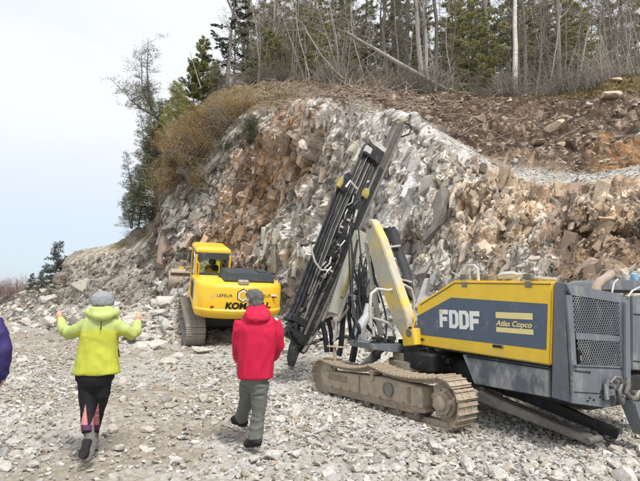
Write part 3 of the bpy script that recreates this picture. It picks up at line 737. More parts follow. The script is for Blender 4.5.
def shrub_proto(seed, n=60, h=1.4, arch=.8, leaves=0, lcol=(.36, .21, .07), r=.006, up=1.0, mat=None, kids=3, lsz=.06):
    rg = random.Random(seed); ng_ = np.random.default_rng(seed); S = MB(); pts = []
    for i in range(n):
        az = rg.uniform(0, 2 * pi); st = curve(rg, (rg.gauss(0, .12 * h), rg.gauss(0, .12 * h), -.1), (cos(az) * rg.uniform(.1, arch), sin(az) * rg.uniform(.1, arch), up), h * rg.uniform(.55, 1.15), 5, .10, -.05 * arch)
        S.tube(st, [r * 1.6, r * 1.4, r * 1.2, r, r * .8, r * .6], 3, False); pts += st[2:]
        for k in range(kids):
            t2 = curve(rg, st[rg.randint(1, 4)], (rg.uniform(-1, 1), rg.uniform(-1, 1), rg.uniform(-.1, 1)), h * rg.uniform(.15, .4), 2, .15); S.tube(t2, [r, r * .8, r * .6], 3, False); pts += t2[1:]
    res = {'stems': None}
    o = S.build('stems', mat or M_twig); res['stems'] = o.data; bpy.data.objects.remove(o)
    if leaves:
        tp = np.array([t[:] for t in pts]); p = tp[ng_.integers(0, len(tp), leaves)] + ng_.normal(0, .07 * h, (leaves, 3))
        cc = np.array(lcol)[None] * ng_.uniform(.5, 1.5, (leaves, 1))
        V, F, Cc = quads(p, ng_.normal(0, 1, (leaves, 3)), ng_.uniform(.6, 1.3, leaves) * lsz, ng_.uniform(.4, .7, leaves) * lsz, cc, ng_)
        me = np_mesh('foliage', V, F); vcol(me, Cc); me.materials.append(M_leaf); res['foliage'] = me
    return res
def plant(name, proto, loc, label, cat, group=None, sc_=1.0, rz=None, tilt=(0, 0)):
    e = empty(name, loc, (tilt[0], tilt[1], random.uniform(0, 6.28) if rz is None else rz)); e.scale = (sc_, sc_, sc_)
    for k, me in proto.items(): link(k, me, None, e)
    tag(e, label, cat, group); return e

BARE = [bare_proto(1, 15, .15, 24, .30, .5), bare_proto(2, 17, .20, 28, .35, .5, fork=1), bare_proto(3, 13, .10, 20, .25, .42), bare_proto(4, 16, .17, 30, .3, .55, fork=2, bark=M_palebark), bare_proto(6, 14, .12, 24, .25, .5, bark=M_palebark)]
SAP = [bare_proto(11, 9, .045, 16, .2, .45, twigs=3, bark=M_palebark), bare_proto(12, 10, .055, 18, .2, .4, twigs=4, bark=M_palebark), bare_proto(13, 7, .04, 16, .15, .5, lean=.15, twigs=3)]
CON = [conifer_proto(21, 16, .18, .06, .20, 1.2, (.26, .28, .17), n1=84, spray=.24, loose=1.3), conifer_proto(22, 14, .16, .04, .22, 1.3, (.29, .31, .16), n1=84, spray=.24, loose=1.3), conifer_proto(23, 18, .20, .10, .17, 1.1, (.24, .26, .165), n1=84, spray=.24, loose=1.3)]
PINE = conifer_proto(24, 9.5, .16, .18, .26, 1.0, (.05, .06, .045), droop=-.05, loose=.8, n1=34, spray=.2)
YOUNG = [conifer_proto(25, 3.4, .05, .03, .42, 2.6, (.26, .28, .11), droop=.35, n1=90, spray=.09, loose=1.6), conifer_proto(26, 4.4, .07, .03, .38, 2.2, (.22, .25, .11), droop=.3, n1=66, spray=.16)]
LEDGE = [conifer_proto(27, 5.2, .07, .05, .26, 1.15, (.15, .165, .10), droop=.2, loose=1.9, n1=50, spray=.11), conifer_proto(28, 4.2, .06, .05, .36, 1.7, (.135, .155, .09), droop=.1, loose=1.9, n1=46, spray=.11)]
SPR = conifer_proto(29, 3.2, .05, .03, .30, 2.0, (.13, .16, .135), n1=56, spray=.13, loose=1.4)
rg = random.Random(5)
def zone(px): return 'above the brush-covered cliff top' if px < 300 else 'above the pale part of the rock face' if px < 395 else 'near the foot of the leaning log' if px < 480 else 'around the white birch' if px < 545 else 'at the right end of the wood' if px < 600 else 'at the far right edge of the wood'
def fl(px, s): p = on_terrain(px, s); return (p.x, p.y, p.z - .05)
# single trees one can name
T0 = bare_proto(31, 11, .16, 22, .45, .4, bark=M_palebark)
plant('deciduous_tree', BARE[1], fl(403, 5.05), 'thick double-stemmed grey tree behind the lower end of the leaning log', 'tree', None, 1.05, 1.0)
plant('deciduous_tree', BARE[3], fl(423, 5.02), 'tall pale-barked tree rising just left of where the leaning log meets the bank', 'tree', None, 1.1, 2.0)
plant('deciduous_tree', BARE[4], fl(430, 5.03), 'slimmer pale-barked tree right beside the leaning log foot', 'tree', None, 1.1, 4.0)
B = bare_proto(41, 13, .15, 16, .5, .35, bark=M_birch)
plant('birch_tree', B, fl(516, 5.0), 'white-barked birch standing on the crest of the earth bank', 'tree', None, 1.0, .5)
plant('pine_tree', PINE, fl(226, 5.0), 'dark layered pine at the left end of the wood against the sky', 'tree', None, 1.0, 1.2)
plant('pine_tree', CON[2], fl(246, 5.05), 'thin tall conifer just right of the dark pine', 'tree', None, .62, 2.2)
for i, (px, s, sc_, k, lab) in enumerate([(178, 4.2, .95, 0, 'yellow-green young conifer at the left edge of the cliff top'), (190, 4.6, .9, 1, 'green young conifer second from the left edge of the cliff top'), (203, 4.9, 1.0, 1, 'green young conifer below the dark pine'), (214, 5.0, .8, 0, 'small young conifer right under the dark pine'), (170, 4.0, .55, 0, 'smallest young conifer hanging on the left edge of the cliff top'),
                                   (268, 5.03, 1.1, 1, 'bushy green conifer on the crest right of the dark pine'), (283, 5.05, 1.25, 0, 'yellow-green conifer on the crest above the dry shrubs')]):
    plant('young_conifer', YOUNG[k], fl(px, s), lab, 'conifer', 'young conifers along the cliff top', sc_)
# the leafing tree that leans out over the left edge
def lean_tree():
    rg = random.Random(77); e = empty('leaning_tree', tuple(at(161, 121, 27.5)))
    T = MB(); Cr = MB(); tips = []
    main = [Vector(p) for p in [(.3, .2, -.5), (0, 0, 0), (-.35, 0, .25), (-.62, -.1, .9), (-.78, -.1, 1.9), (-.95, 0, 3.2), (-1.0, .1, 5.1)]]
    T.tube(main, [.13, .12, .10, .085, .065, .04, .015], 7)
    sec_ = [Vector(p) for p in [(-.55, 0, .75), (-1.0, .15, 1.5), (-1.35, .3, 2.5), (-1.45, .3, 4.4)]]; T.tube(sec_, [.06, .05, .035, .012], 6)
    third = [Vector(p) for p in [(-.4, 0, .3), (-1.0, -.2, .6), (-1.8, -.3, 1.2), (-2.2, -.3, 2.0)]]; T.tube(third, [.05, .04, .03, .01], 6)
    for ax_ in (main[2:], sec_, third):
        for b in range(32):
            i = rg.uniform(0, len(ax_) - 1.01); a = ax_[int(i)].lerp(ax_[int(i) + 1], i - int(i)); az = rg.uniform(0, 2 * pi)
            br = curve(rg, a, (cos(az) - .15, sin(az), rg.uniform(-.2, .9)), rg.uniform(.6, 1.3), 4, .15, .05); Cr.tube(br, [.016, .013, .01, .008, .005], 3, False)
            for c in range(6):
                tw = curve(rg, br[rg.randint(1, 4)], (rg.gauss(0, 1), rg.gauss(0, 1), rg.uniform(-.2, 1)), rg.uniform(.2, .5), 2, .15); Cr.tube(tw, [.008, .006, .004], 3, False); tips += tw[1:]
    T.build('trunk', M_bark, e, True); Cr.build('branches', M_twig, e)
    ng_ = np.random.default_rng(3); tp = np.array([t[:] for t in tips]); n = 7500; p = tp[ng_.integers(0, len(tp), n)] + ng_.normal(0, .09, (n, 3))
    V, F, Cc = quads(p, ng_.normal(0, 1, (n, 3)), ng_.uniform(.04, .09, n), ng_.uniform(.02, .05, n), np.array((.20, .20, .13))[None] * ng_.uniform(.6, 1.4, (n, 1)), ng_)
    me = np_mesh('crown', V, F); vcol(me, Cc); link('crown', me, M_leaf, e)
    tag(e, 'thin budding tree curving out over the left edge of the cliff against the sky', 'tree')
lean_tree()
for px, py, Y, k, sc_, lab in [(150, 222, 28.5, 0, 1.0, 'tallest of the loose grey-green trees on the steep ledge left of the grey cliff'), (160, 205, 27, 1, 1.15, 'loose grey-green tree pressed against the grey cliff edge'), (139, 222, 29, 1, .85, 'leftmost loose grey-green tree on the steep ledge'), (161, 165, 27, 0, .75, 'upper grey-green tree hanging on the cliff edge below the leaning tree'), (146, 228, 28, 1, .6, 'smallest grey-green tree low on the steep ledge'), (155, 190, 27.5, 1, .9, 'middle grey-green tree halfway up the grey cliff edge'), (132, 226, 29.5, 0, .55, 'small grey-green tree at the outer end of the ledge'), (149, 176, 28, 0, .7, 'grey-green tree leaning out halfway up the cliff edge'), (165, 150, 27, 1, .7, 'grey-green tree just under the trunk of the leaning tree')]:
    plant('ledge_tree', LEDGE[k], tuple(at(px, py, Y)), lab, 'tree', 'trees on the steep ledge', sc_ * 1.1, None, (0, -.15))
plant('spruce_tree', SPR, tuple(at(54, 288, 31)), 'small dark spruce at the left end of the ridge', 'tree', None, 1.05)
for px, py, sc_, lab in [(66, 283, .62, 'dark low conifer right of the small spruce'), (40, 292, .5, 'dark low conifer left of the small spruce'), (31, 292, .42, 'lowest dark conifer at the far left of the ridge')]:
    plant('spruce_tree', SPR, tuple(at(px, py, 31.5)), lab, 'tree', 'dark conifers at the end of the ridge', sc_)
# the wood: three depths, all individuals
for i in range(44):
    px = 262 + i * 9.2 + rg.uniform(-4, 4); s = rg.uniform(5.12, 5.42)
    plant('conifer_tree', CON[i % 3], fl(min(px, 660), s), 'dense green conifer inside the wood ' + zone(px), 'tree', 'conifers in the middle of the wood', rg.uniform(.75, 1.1))
for i in range(46):
    px = 250 + i * 9.4 + rg.uniform(-7, 7); s = rg.uniform(5.45, 5.75)
    plant('conifer_tree', CON[i % 3], fl(min(px, 672), s), 'tall conifer far back in the wood ' + zone(px), 'tree', 'conifers at the back of the wood', rg.uniform(1.0, 1.35))
for px, s, sc_ in [(300, 5.06, .55), (322, 5.08, .6), (345, 5.1, .6), (478, 5.08, .62), (490, 5.06, .5), (462, 5.1, .6), (588, 5.1, .65), (571, 5.12, .7), (312, 5.03, .42), (275, 5.1, .6)]:
    plant('conifer_tree', CON[1], fl(px, s), 'bushy green conifer at the wood edge ' + zone(px), 'tree', 'conifers at the front of the wood', sc_)
for i in range(46):
    px = 238 + i * 9.3 + rg.uniform(-5, 5); s = rg.uniform(5.02, 5.3); k = i % 5
    pale_ = k >= 3
    plant('deciduous_tree', BARE[k], fl(px, s), ('bare pale-barked tree ' if pale_ else 'bare grey-brown tree ') + zone(px), 'tree', 'pale leafless trees of the wood' if pale_ else 'dark leafless trees of the wood', rg.uniform(.7, 1.1))
for i in range(150):
    px = rg.choice([rg.uniform(235, 655), rg.uniform(520, 650), rg.uniform(235, 350)]); s = rg.uniform(5.0, 5.22)
    plant('sapling', SAP[i % 3], fl(px, s), ('slender pale leafless sapling ' if i % 3 < 2 else 'short grey-brown leafless sapling ') + zone(px), 'sapling', 'saplings along the wood edge', rg.uniform(.6, 1.15))
for i, (px, a) in enumerate([(306, -.25), (312, -.12), (330, .1), (345, -.2), (368, -.1), (560, .35), (548, .3), (575, .4), (535, .15)]):
    plant('sapling', SAP[i % 3], fl(px, 5.0), 'slanting leafless sapling ' + ('leaning left ' if a < 0 else 'leaning right ') + zone(px), 'sapling', 'leaning saplings along the wood edge', rg.uniform(.8, 1.0), 0.0, (0, a))
# logs
def log(name, pts, r, mat, label, brs=10, seed=1):
    rg = random.Random(seed); e = empty(name, tuple(pts[0])); T = MB(); Cr = MB(); P0 = Vector(pts[0]); q_ = [Vector(p) - P0 for p in pts]
    T.tube(q_, r, 8); 
    for b in range(brs):
        i = rg.uniform(.45, 1) * (len(q_) - 1.01); a = q_[int(i)].lerp(q_[int(i) + 1], i - int(i)); br = curve(rg, a, (rg.uniform(-1, .2), rg.gauss(0, .6), rg.uniform(-.5, 1)), rg.uniform(.5, 1.8), 4, .12); Cr.tube(br, [.03, .024, .018, .012, .006], 4, False)
        for c in range(4):
            tw = curve(rg, br[rg.randint(1, 3)], (rg.uniform(-1, .3), rg.gauss(0, .6), rg.uniform(-.6, 1)), rg.uniform(.3, .9), 3, .15); Cr.tube(tw, [.012, .01, .008, .005], 3, False)
    T.build('trunk', mat, e, True)
    if brs: Cr.build('branches', mat, e)
    tag(e, label, 'log'); return e
log('leaning_log', [at(455, 96, 24.2), at(440, 87, 24.3), at(405, 67, 24.6), at(375, 49, 25), at(358, 39, 25.3), at(345, 31, 25.6)], [.16, .15, .13, .10, .07, .03], M_palebark, 'long pale dead trunk leaning down through the wood to the bank', 14, 4)
log('leaning_log', [at(343, 79, 25.5), at(334, 70, 25.6), at(322, 56, 25.8), at(312, 40, 26), at(302, 22, 26.2)], [.06, .055, .045, .035, .015], M_palebark, 'thin curved dead stem leaning left in the wood above the pale rock', 6, 5)
log('leaning_log', [at(545, 92, 22.5), at(560, 83, 22.6), at(578, 72, 22.8)], [.05, .045, .02], M_palebark, 'short bent dead stem sticking out of the bank right of the birch', 0, 6)
log('dead_stick', [at(201, 88, 25.5), at(196, 72, 25.4), at(190, 52, 25.3)], [.04, .03, .015], M_palebark, 'thin pale dead stem standing on the cliff top above the dry shrubs', 0, 7)
# shrubs
M_dryst = material('dry_stems', (.28, .22, .15), rough=.95, objrand=.25, spec=.1)
DARKB = shrub_proto(71, 40, 1.2, 1.2, 3200, (.075, .09, .045), lsz=.07)
DRY = [shrub_proto(51, 60, 1.5, 1.3, 3800, (.39, .275, .13), lsz=.06, mat=M_dryst), shrub_proto(52, 55, 1.3, 1.5, 2800, (.32, .255, .14), lsz=.06, mat=M_dryst), shrub_proto(53, 80, 1.6, 1.1, 900, (.27, .23, .15), lsz=.05)]
rg = random.Random(9)
for i in range(31):
    px = rg.uniform(168, 252); s = rg.uniform(2.84, 3.4); k = rg.choice([0, 0, 1, 2])
    if px < 200: s = rg.uniform(2.4, 3.5)
    plant('dry_shrub', DRY[k], fl(px, s), ['orange-brown dry shrub draped over the upper left cliff', 'tan dry shrub on the upper left cliff', 'grey-brown leafless shrub on the upper left cliff'][k], 'shrub', ['orange shrubs on the upper cliff', 'tan shrubs on the upper cliff', 'leafless shrubs on the upper cliff'][k], rg.uniform(.7, 1.15), None, (R(55), rg.uniform(-.3, .3)) if s < 3.1 else (.2, 0))
for i, (px, s, sc_) in enumerate([(250, 2.75, .45), (258, 2.62, .42), (264, 2.78, .4), (240, 2.68, .45), (268, 2.66, .36), (232, 2.6, .4)]):
    plant('ivy_shrub', DARKB, fl(px, s), 'dark green evergreen shrub below the orange brush on the upper cliff', 'shrub', 'dark evergreen shrubs on the upper cliff', sc_ * 1.5, None, (R(50), 0))
for i in range(12):
    t = (i + rg.random()) / 12.; px, py = 163 - 34 * t + rg.uniform(-5, 6), 140 + 86 * t
    plant('ledge_tree', LEDGE[i % 2], tuple(at(px, py, 27 + 2 * t)), 'loose grey-green bush in the thicket down the left edge of the cliff', 'tree', 'thicket down the left edge of the cliff', rg.uniform(.4, .65), None, (0, -.2))
BUSH = [shrub_proto(61, 50, 2.2, .6, 0, r=.008), shrub_proto(62, 46, 1.6, 1.0, 250, (.16, .15, .07), r=.007)]
for i in range(70):
    px = 205 + i * 6.4 + rg.uniform(-4, 4); s = rg.uniform(4.9, 5.12)
    plant('bare_shrub', BUSH[i % 2], fl(px, s), ('tall upright leafless brush ' if i % 2 == 0 else 'low spreading leafless brush ') + zone(px), 'shrub', 'brush along the crest', rg.uniform(.5, 1.1) if px > 330 else rg.uniform(.6, 1.0))
PINK = shrub_proto(63, 40, 1.3, .6, 0, r=.007, mat=material('reddish_twigs', (.34, .25, .23), rough=.95, objrand=.2))
for i in range(9): plant('bare_shrub', PINK, tuple(at(-4 + i * 5.5, 296 - i * .4, 34)), 'pinkish leafless shrub on the low end of the ridge at the far left', 'shrub', 'pinkish shrubs at the far left', rg.uniform(.6, 1.1))
for i in range(16):
    px = rg.uniform(122, 165); p = on_terrain(px, rg.uniform(3.0, 5.0)); plant('bare_shrub', BUSH[1], (p.x, p.y, p.z - .1), 'low brush on the earthy shoulder left of the grey cliff', 'shrub', 'brush on the left shoulder', rg.uniform(.3, .55))
# broken sticks and roots lying on the upper edge of the cut
S = MB(); rg = random.Random(12)
for i in range(760):
    px = rg.uniform(240, 560) if rg.random() < .35 else rg.uniform(255, 420); s = rg.uniform(3.2, 5.0) if px < 330 else rg.uniform(4.0, 5.0); p = on_terrain(px, s)
    ln = rg.uniform(.3, 1.5); d = Vector((rg.gauss(0, 1), rg.gauss(0, .6), rg.gauss(0, .35))).normalized()
    S.tube(curve(rg, p + Vector((0, 0, .06)), d, ln, 4, .18), [.022, .02, .016, .012, .006], 4)
o = S.build('sticks_and_roots', material('dead_wood', (.34, .27, .22), rough=.9, vary=.4, scale=6, spec=.15)); tag(o, 'broken sticks and torn roots lying along the top of the cut', 'sticks', kind='stuff')
# rough grass at the crest
n = 9000; ng_ = np.random.default_rng(8); pxr = ng_.uniform(165, 660, n); sr = ng_.uniform(4.75, 5.06, n); sr[pxr < 300] = ng_.uniform(3.3, 5.05, (pxr < 300).sum())
kp = (pxr < 300) | (pxr > 560) | (ng_.random(n) < .3); pxr, sr = pxr[kp], sr[kp]; n = len(pxr)
j = np.clip(np.searchsorted(cx, pxr), 0, nc - 1); i_ = np.clip(np.searchsorted(sec, sr), 0, nr - 1); p = PG[i_, j] + np.array([0, 0, .06])
dd = ng_.normal(0, .5, (n, 3)) + np.array([0, 0, 1]); V, F, Cc = quads(p, dd, ng_.uniform(.12, .4, n), ng_.uniform(.02, .05, n), np.array((.26, .21, .10))[None] * ng_.uniform(.5, 1.4, (n, 1)), ng_)
me = np_mesh('dry_grass', V, F); vcol(me, Cc); tag(link('dry_grass', me, M_leaf), 'dry yellowish grass along the crest of the bank', 'grass', kind='stuff')
# ---------------------------------------------------------------- the drill rig
RY = R(28); RO = Vector((2.515, 5.25, 0)); RF = Vector((-sin(RY), cos(RY), 0)); RL = Vector((-cos(RY), -sin(RY), 0))
def w2l(P): d = Vector(P) - RO; return Vector((d.dot(RF), d.dot(RL), d.z))
def l2w(p): return RO + RF * p[0] + RL * p[1] + Vector((0, 0, p[2]))
def pix_on(px, py, nrm, off):
    """where the line of sight meets a plane of the rig (nrm 0: across, 1: along)"""
    C_ = w2l((0, 0, CAMZ)); D_ = w2l(at(px, py, 8.0)) - C_; t = (off - C_[nrm]) / D_[nrm]; return C_ + D_ * t
def S(px, py, b=0.0): return pix_on(px, py, 1, b)
def Fp(px, py, a=4.9): return pix_on(px, py, 0, a)
M_yel = material('rig_yellow_paint', (.84, .56, .04), rough=.42, vary=.09, scale=5, dirt=(.45, .40, .31), dirt_amt=.16, dirt_scale=3, spec=.5, bump=.06, bump_scale=8)
M_navy = material('rig_slate_paint', (.085, .115, .165), rough=.45, vary=.10, scale=6, dirt=(.36, .36, .35), dirt_amt=.12, dirt_scale=4.5, spec=.5)
M_grey = material('rig_grey_paint', (.135, .150, .170), rough=.5, vary=.16, scale=5, dirt=(.36, .35, .33), dirt_amt=.24, dirt_scale=4, streak=(1, 1, .45), spec=.45)
M_dust = material('dusty_steel', (.39, .325, .25), rough=.85, vary=.22, scale=8, dirt=(.17, .14, .115), dirt_amt=.15, dirt_scale=6, bump=.3, bump_scale=30)
M_dustd = material('caked_mud', (.27, .215, .165), rough=.9, vary=.3, scale=9, bump=.5, bump_scale=20)
M_dark = material('oily_steel', (.035, .036, .038), rough=.45, vary=.3, scale=8, dirt=(.22, .20, .18), dirt_amt=.18, dirt_scale=7, metal=.3)
M_steel = material('worn_steel', (.21, .195, .175), rough=.5, vary=.25, scale=9, metal=.4, dirt=(.10, .085, .07), dirt_amt=.2)
M_pale = material('dusty_cream_paint', (.38, .375, .32), rough=.7, vary=.10, scale=6, dirt=(.66, .47, .08), dirt_amt=.12, dirt_scale=2.2)
M_boom = material('boom_paint', (.42, .40, .33), rough=.7, vary=.14, scale=6, dirt=(.74, .51, .06), dirt_amt=.42, dirt_scale=2.3)
M_mast = material('mast_steel', (.13, .12, .105), rough=.55, vary=.25, scale=9, metal=.3, dirt=(.25, .22, .18), dirt_amt=.25, dirt_scale=5)
M_hose = material('black_hose', (.022, .024, .028), rough=.5, vary=.3, scale=10, dirt=(.16, .155, .15), dirt_amt=.15, dirt_scale=9)
M_white = material('white_lettering', (.82, .82, .80), rough=.5, vary=.05)
M_cream = material('cream_lettering', (.80, .68, .32), rough=.5, vary=.05)
M_pipe = material('pale_pipe', (.50, .49, .46), rough=.5, vary=.15, scale=12, metal=.2)
M_black = material('dark_opening', (.012, .012, .013), rough=.9)
M_ochre = material('ochre_cap', (.33, .28, .09), rough=.8, vary=.3, scale=14, dirt=(.2, .18, .14), dirt_amt=.2)
rig = empty('drill_rig', RO, (0, 0, pi / 2 + RY))
tag(rig, 'yellow and slate tracked drill rig with a tall leaning drill feed and FDDF lettering', 'drill rig')
def P2(p): return (p[0], p[2])
def side_plate(name, pix, b0, b1, mat, bevel=0.0, parent=None):
    m = MB(); m.prism([P2(S(x, y, b0)) for x, y in pix], 1, b0, b1); return m.build(name, mat, parent or rig, bevel=bevel)
# hood: solid body with the yellow skin, the slate field proud of it
hoodpix = [(416.8, 304), (454, 280.2), (552.6, 281), (550.2, 366), (417, 345)]
hood = side_plate('hood', hoodpix, 0, -1.45, M_yel, .018)
for v in hood.data.vertices:
    if v.co.y < -1.0: v.co.z -= .17
side_plate('hood_panel', [(417.4, 316), (451, 297.6), (547.5, 304), (546, 350), (417.4, 334.5)], .004, -.01, M_navy, 0, hood)
# shadow gap and lip lines
m = MB()
a_, b_ = S(417.5, 345.4), S(550, 366.6); m.beam((a_.x, .0, a_.z), (b_.x, .0, b_.z), .03, .018)
m.build('seam_strip', M_black, hood)
m = MB(); a_, b_, c_ = S(420.5, 305), S(455, 283.2), S(551, 284.4)
for u, v in ((a_, b_), (b_, c_)): m.beam((u.x, .001, u.z), (v.x, .001, v.z), .012, .008)
m.build('edge_line', M_black, hood)
# recessed handles
for px, py, w_ in ((422, 339.5, .10), (498, 346.5, .16)):
    c = S(px, py); m = MB(); m.box((c.x, .006, c.z), (w_, .018, .045), bev=.008); h = m.build('handle', M_steel, hood)
    m = MB(); m.box((c.x, .017, c.z + .004), (w_ * .8, .006, .02)); m.build('recess', M_black, hood)
# lettering, flat print on the side
def glyph(m, polys, x0, z0, w_, h_, b=.0065):
    for poly in polys:
        m.prism([(x0 - u * w_, z0 + v * h_) for u, v in poly], 1, b, b + .003)
Fg = [[(0, 0), (.36, 0), (.36, 1), (0, 1)], [(.36, .74), (1, .74), (1, 1), (.36, 1)], [(.36, .36), (.9, .36), (.9, .60), (.36, .60)]]
def ring(o, i): return [[o[k], o[(k + 1) % len(o)], i[(k + 1) % len(i)], i[k]] for k in range(len(o))]
Dg = ring([(0, 0), (.72, 0), (1, .2), (1, .8), (.72, 1), (0, 1)], [(.35, .2), (.58, .2), (.66, .3), (.66, .7), (.58, .8), (.35, .8)])
c0 = S(440.3, 327.0); c1 = S(481, 329.5); wtot = c0.x - c1.x; hgt = S(440.5, 309).z - S(440.5, 326.5).z
m = MB(); lw = wtot / 4.22
for i, g in enumerate((Fg, Dg, Dg, Fg)):
    glyph(m, g, c0.x - i * lw * 1.07, c0.z + .0 - i * .002, lw * (.95 if g is Fg else 1.0), hgt)
m.build('lettering', M_white, hood)
m = MB(); m.prism([(c0.x - u * lw, c0.z + v * hgt) for u, v in [(0, .78), (.36, .78), (.36, 1), (0, 1)]], 1, .010, .012)
m.build('letter_accent', M_cream, hood)
def text_mesh(name, s, size, mat, parent, M_, shear=0.0, bold=0.0, ext=.001, width=None):
    cu = bpy.data.curves.new(name, 'FONT'); cu.body = s; cu.size = size; cu.shear = shear; cu.offset = bold; cu.extrude = ext; cu.align_x = 'LEFT'
    o = bpy.data.objects.new(name, cu); COL.objects.link(o); dg = bpy.context.evaluated_depsgraph_get()
    me = bpy.data.meshes.new_from_object(o.evaluated_get(dg)); bpy.data.objects.remove(o)
    xs = [v.co.x for v in me.vertices]
    if width: me.transform(Matrix.Diagonal((width / (max(xs) - min(xs)), 1, 1, 1)))
    me.transform(M_); me.materials.clear(); return link(name, me, mat, parent)
def side_M(p, b=.008):       # text plane: x to the rear, y up, facing left
    return Matrix(((-1, 0, 0, p.x), (0, 0, 1, b), (0, 1, 0, p.z), (0, 0, 0, 1)))
q0, q1 = S(496.3, 318.9), S(533.2, 318.9)
m = MB()
for y0, y1 in ((312.0, 318.0), (327.0, 331.8)):
    u0, u1 = S(496.3, y1), S(496.3, y0); m.prism([(q0.x, u0.z), (q1.x, u0.z), (q1.x, u1.z), (q0.x, u1.z)], 1, .006, .009)
m.build('emblem_bars', M_cream, hood)
tp = S(496.6, 325.4)
text_mesh('lettering', 'Atlas Copco', .088, M_cream, hood, side_M(tp), .25, .0022, .001, (q0.x - q1.x) * .98)
M_lower = material('scuffed_grey_paint', (.135, .150, .170), rough=.55, vary=.15, scale=5, dirt=(.55, .54, .52), dirt_amt=.38, dirt_scale=2.6, streak=(1, 1, .5))
# lower grey panel and rear corner strip
side_plate('lower_panel', [(462, 354.5), (549.2, 367.6), (549.2, 397.6), (474, 384)], -.012, -1.3, M_lower, .01)
m = MB(); a_, b_ = S(467, 356.5, -.01), S(549, 369.3, -.01); m.beam((a_.x, -.006, a_.z), (b_.x, -.006, b_.z), .02, .012); m.build('seam_strip', M_black, rig)
RA = S(567, 300).x                                   # where the side ends and the rear face begins
side_plate('rear_corner', [(553.6, 282), (565, 283.2), (571, 403), (551, 397.9)], .0, -.12, M_grey, .012)
def Rr(px, py, off=0.0): return pix_on(px, py, 0, RA - .03 - off)
def rear_plate(name, pix, d0, d1, mat, parent=None, bevel=0):
    m = MB(); m.prism([(Rr(x, y, d0).y, Rr(x, y, d0).z) for x, y in pix], 0, RA - .03 - d0, RA - .03 - d1); return m.build(name, mat, parent or rig, bevel=bevel)
rb_ = rear_plate('rear_housing', [(574, 287), (622, 295.5), (641, 297), (660, 298), (660, 398), (625, 400), (607, 405.5), (577, 402)], -.06, -.5, M_black)
door = rear_plate('rear_door', [(566.3, 284), (622.5, 294.2), (624.5, 303.5), (571.4, 295)], .012, -.01, M_grey)      # top rail
for nm, pix in (('door_frame', [(566.5, 295), (572.2, 295.2), (577.3, 372), (572.4, 372)]), ('door_frame', [(619.0, 303), (624.6, 303.6), (624.6, 372), (620.8, 372)]),
                ('door_frame', [(576, 332.6), (620.8, 336.2), (620.8, 341.8), (576.4, 339.2)]), ('door_panel', [(572.4, 364.5), (624.4, 366.5), (625, 402), (607, 407.8), (572.4, 403.2)])):
    rear_plate(nm, pix, .011, -.012, M_grey, door)
# expanded-metal grille: crossing strands, two fields
def grille(pix, nm):
    a0, a1, a2, a3 = [Rr(x, y, .004) for x, y in pix]; y0, y1 = a0.y, a1.y; n = 30; m = MB()
    lo = lambda y: a3.z + (a2.z - a3.z) * (y - y0) / (y1 - y0); hi = lambda y: a0.z + (a1.z - a0.z) * (y - y0) / (y1 - y0)
    W_ = abs(y1 - y0); st = .040; sg = -1 if y1 < y0 else 1; H_ = a0.z - a3.z
    for sgn, pitch, th in ((1, st, .0075), (-1, st, .0075)):
        k = -H_ * 1.0
        while k < W_ + H_ * 1.0:
            pts = []
            for t in np.linspace(0, 1, 40):
                z = t * H_ * 1.25; yy = k + sgn * z * .75
                if 0 <= yy <= W_:
                    Y_ = y0 + sg * yy; Z_ = a3.z - .04 + z
                    if lo(Y_) <= Z_ <= hi(Y_): pts.append((RA - .036 - (.003 if sgn > 0 else 0), Y_, Z_))
            if len(pts) > 1: m.beam(pts[0], pts[-1], th, .004, up=(1, 0, 0))
            k += pitch
    return m.build(nm, M_grey, door)
grille([(571.5, 295), (620, 303), (620.8, 337), (576, 333.5)], 'grille'); grille([(576.5, 339), (620.8, 341), (621, 368), (577, 366)], 'grille')
c = Rr(579.5, 356.5, .02); m = MB(); m.box((c.x, c.y, c.z), (.02, .055, .13), bev=.02); lt = m.build('door_latch', M_black, door)
m = MB(); m.box((c.x - .014, c.y, c.z - .02), (.012, .03, .05), bev=.005); m.build('latch_lever', M_steel, door)
for py in (372, 378, 384, 390): c = Rr(571.8, py, .012); m = MB(); m.tube([(c.x, c.y, c.z - .018), (c.x, c.y, c.z + .018)], .013, 8); m.build('hinge', M_steel, door)
for pts in ([(574.5, 366.6), (623.5, 368.6)], [(574.5, 392), (600, 393.5)]):
    u, v = Rr(*pts[0], .0135), Rr(*pts[1], .0135); m = MB(); m.beam((u.x, u.y, u.z), (v.x, v.y, v.z), .008, .006); m.build('panel_seam', M_black, door)
rg = random.Random(4)
for i in range(8): c = Rr(576 + i * 2.0, 371.2 + i * .2, .014); m = MB(); m.box(tuple(c), (.006, .016, .014 + rg.random() * .01)); m.build('vent_slot', M_black, door)
for px, py in ((590, 398), (594, 400), (600, 397), (604, 399.5), (588, 401)): c = Rr(px, py, .014); m = MB(); m.box(tuple(c), (.006, .03, .014)); m.build('vent_slot', M_black, door)
# column and box at the right
rear_plate('rear_column', [(625.2, 303), (630.5, 296), (631.5, 388), (625.4, 398)], .05, -.3, M_grey, None, .01)
rear_plate('side_cabinet', [(632, 296.5), (662, 298), (662, 372), (632.3, 370)], .015, -.3, M_grey, None, .01)
for u, v in (((633.5, 314), (660, 316)), ((633.5, 361), (660, 363))): p, q = Rr(*u, .018), Rr(*v, .018); m = MB(); m.beam(tuple(p), tuple(q), .012, .008); m.build('panel_seam', M_black, rig)
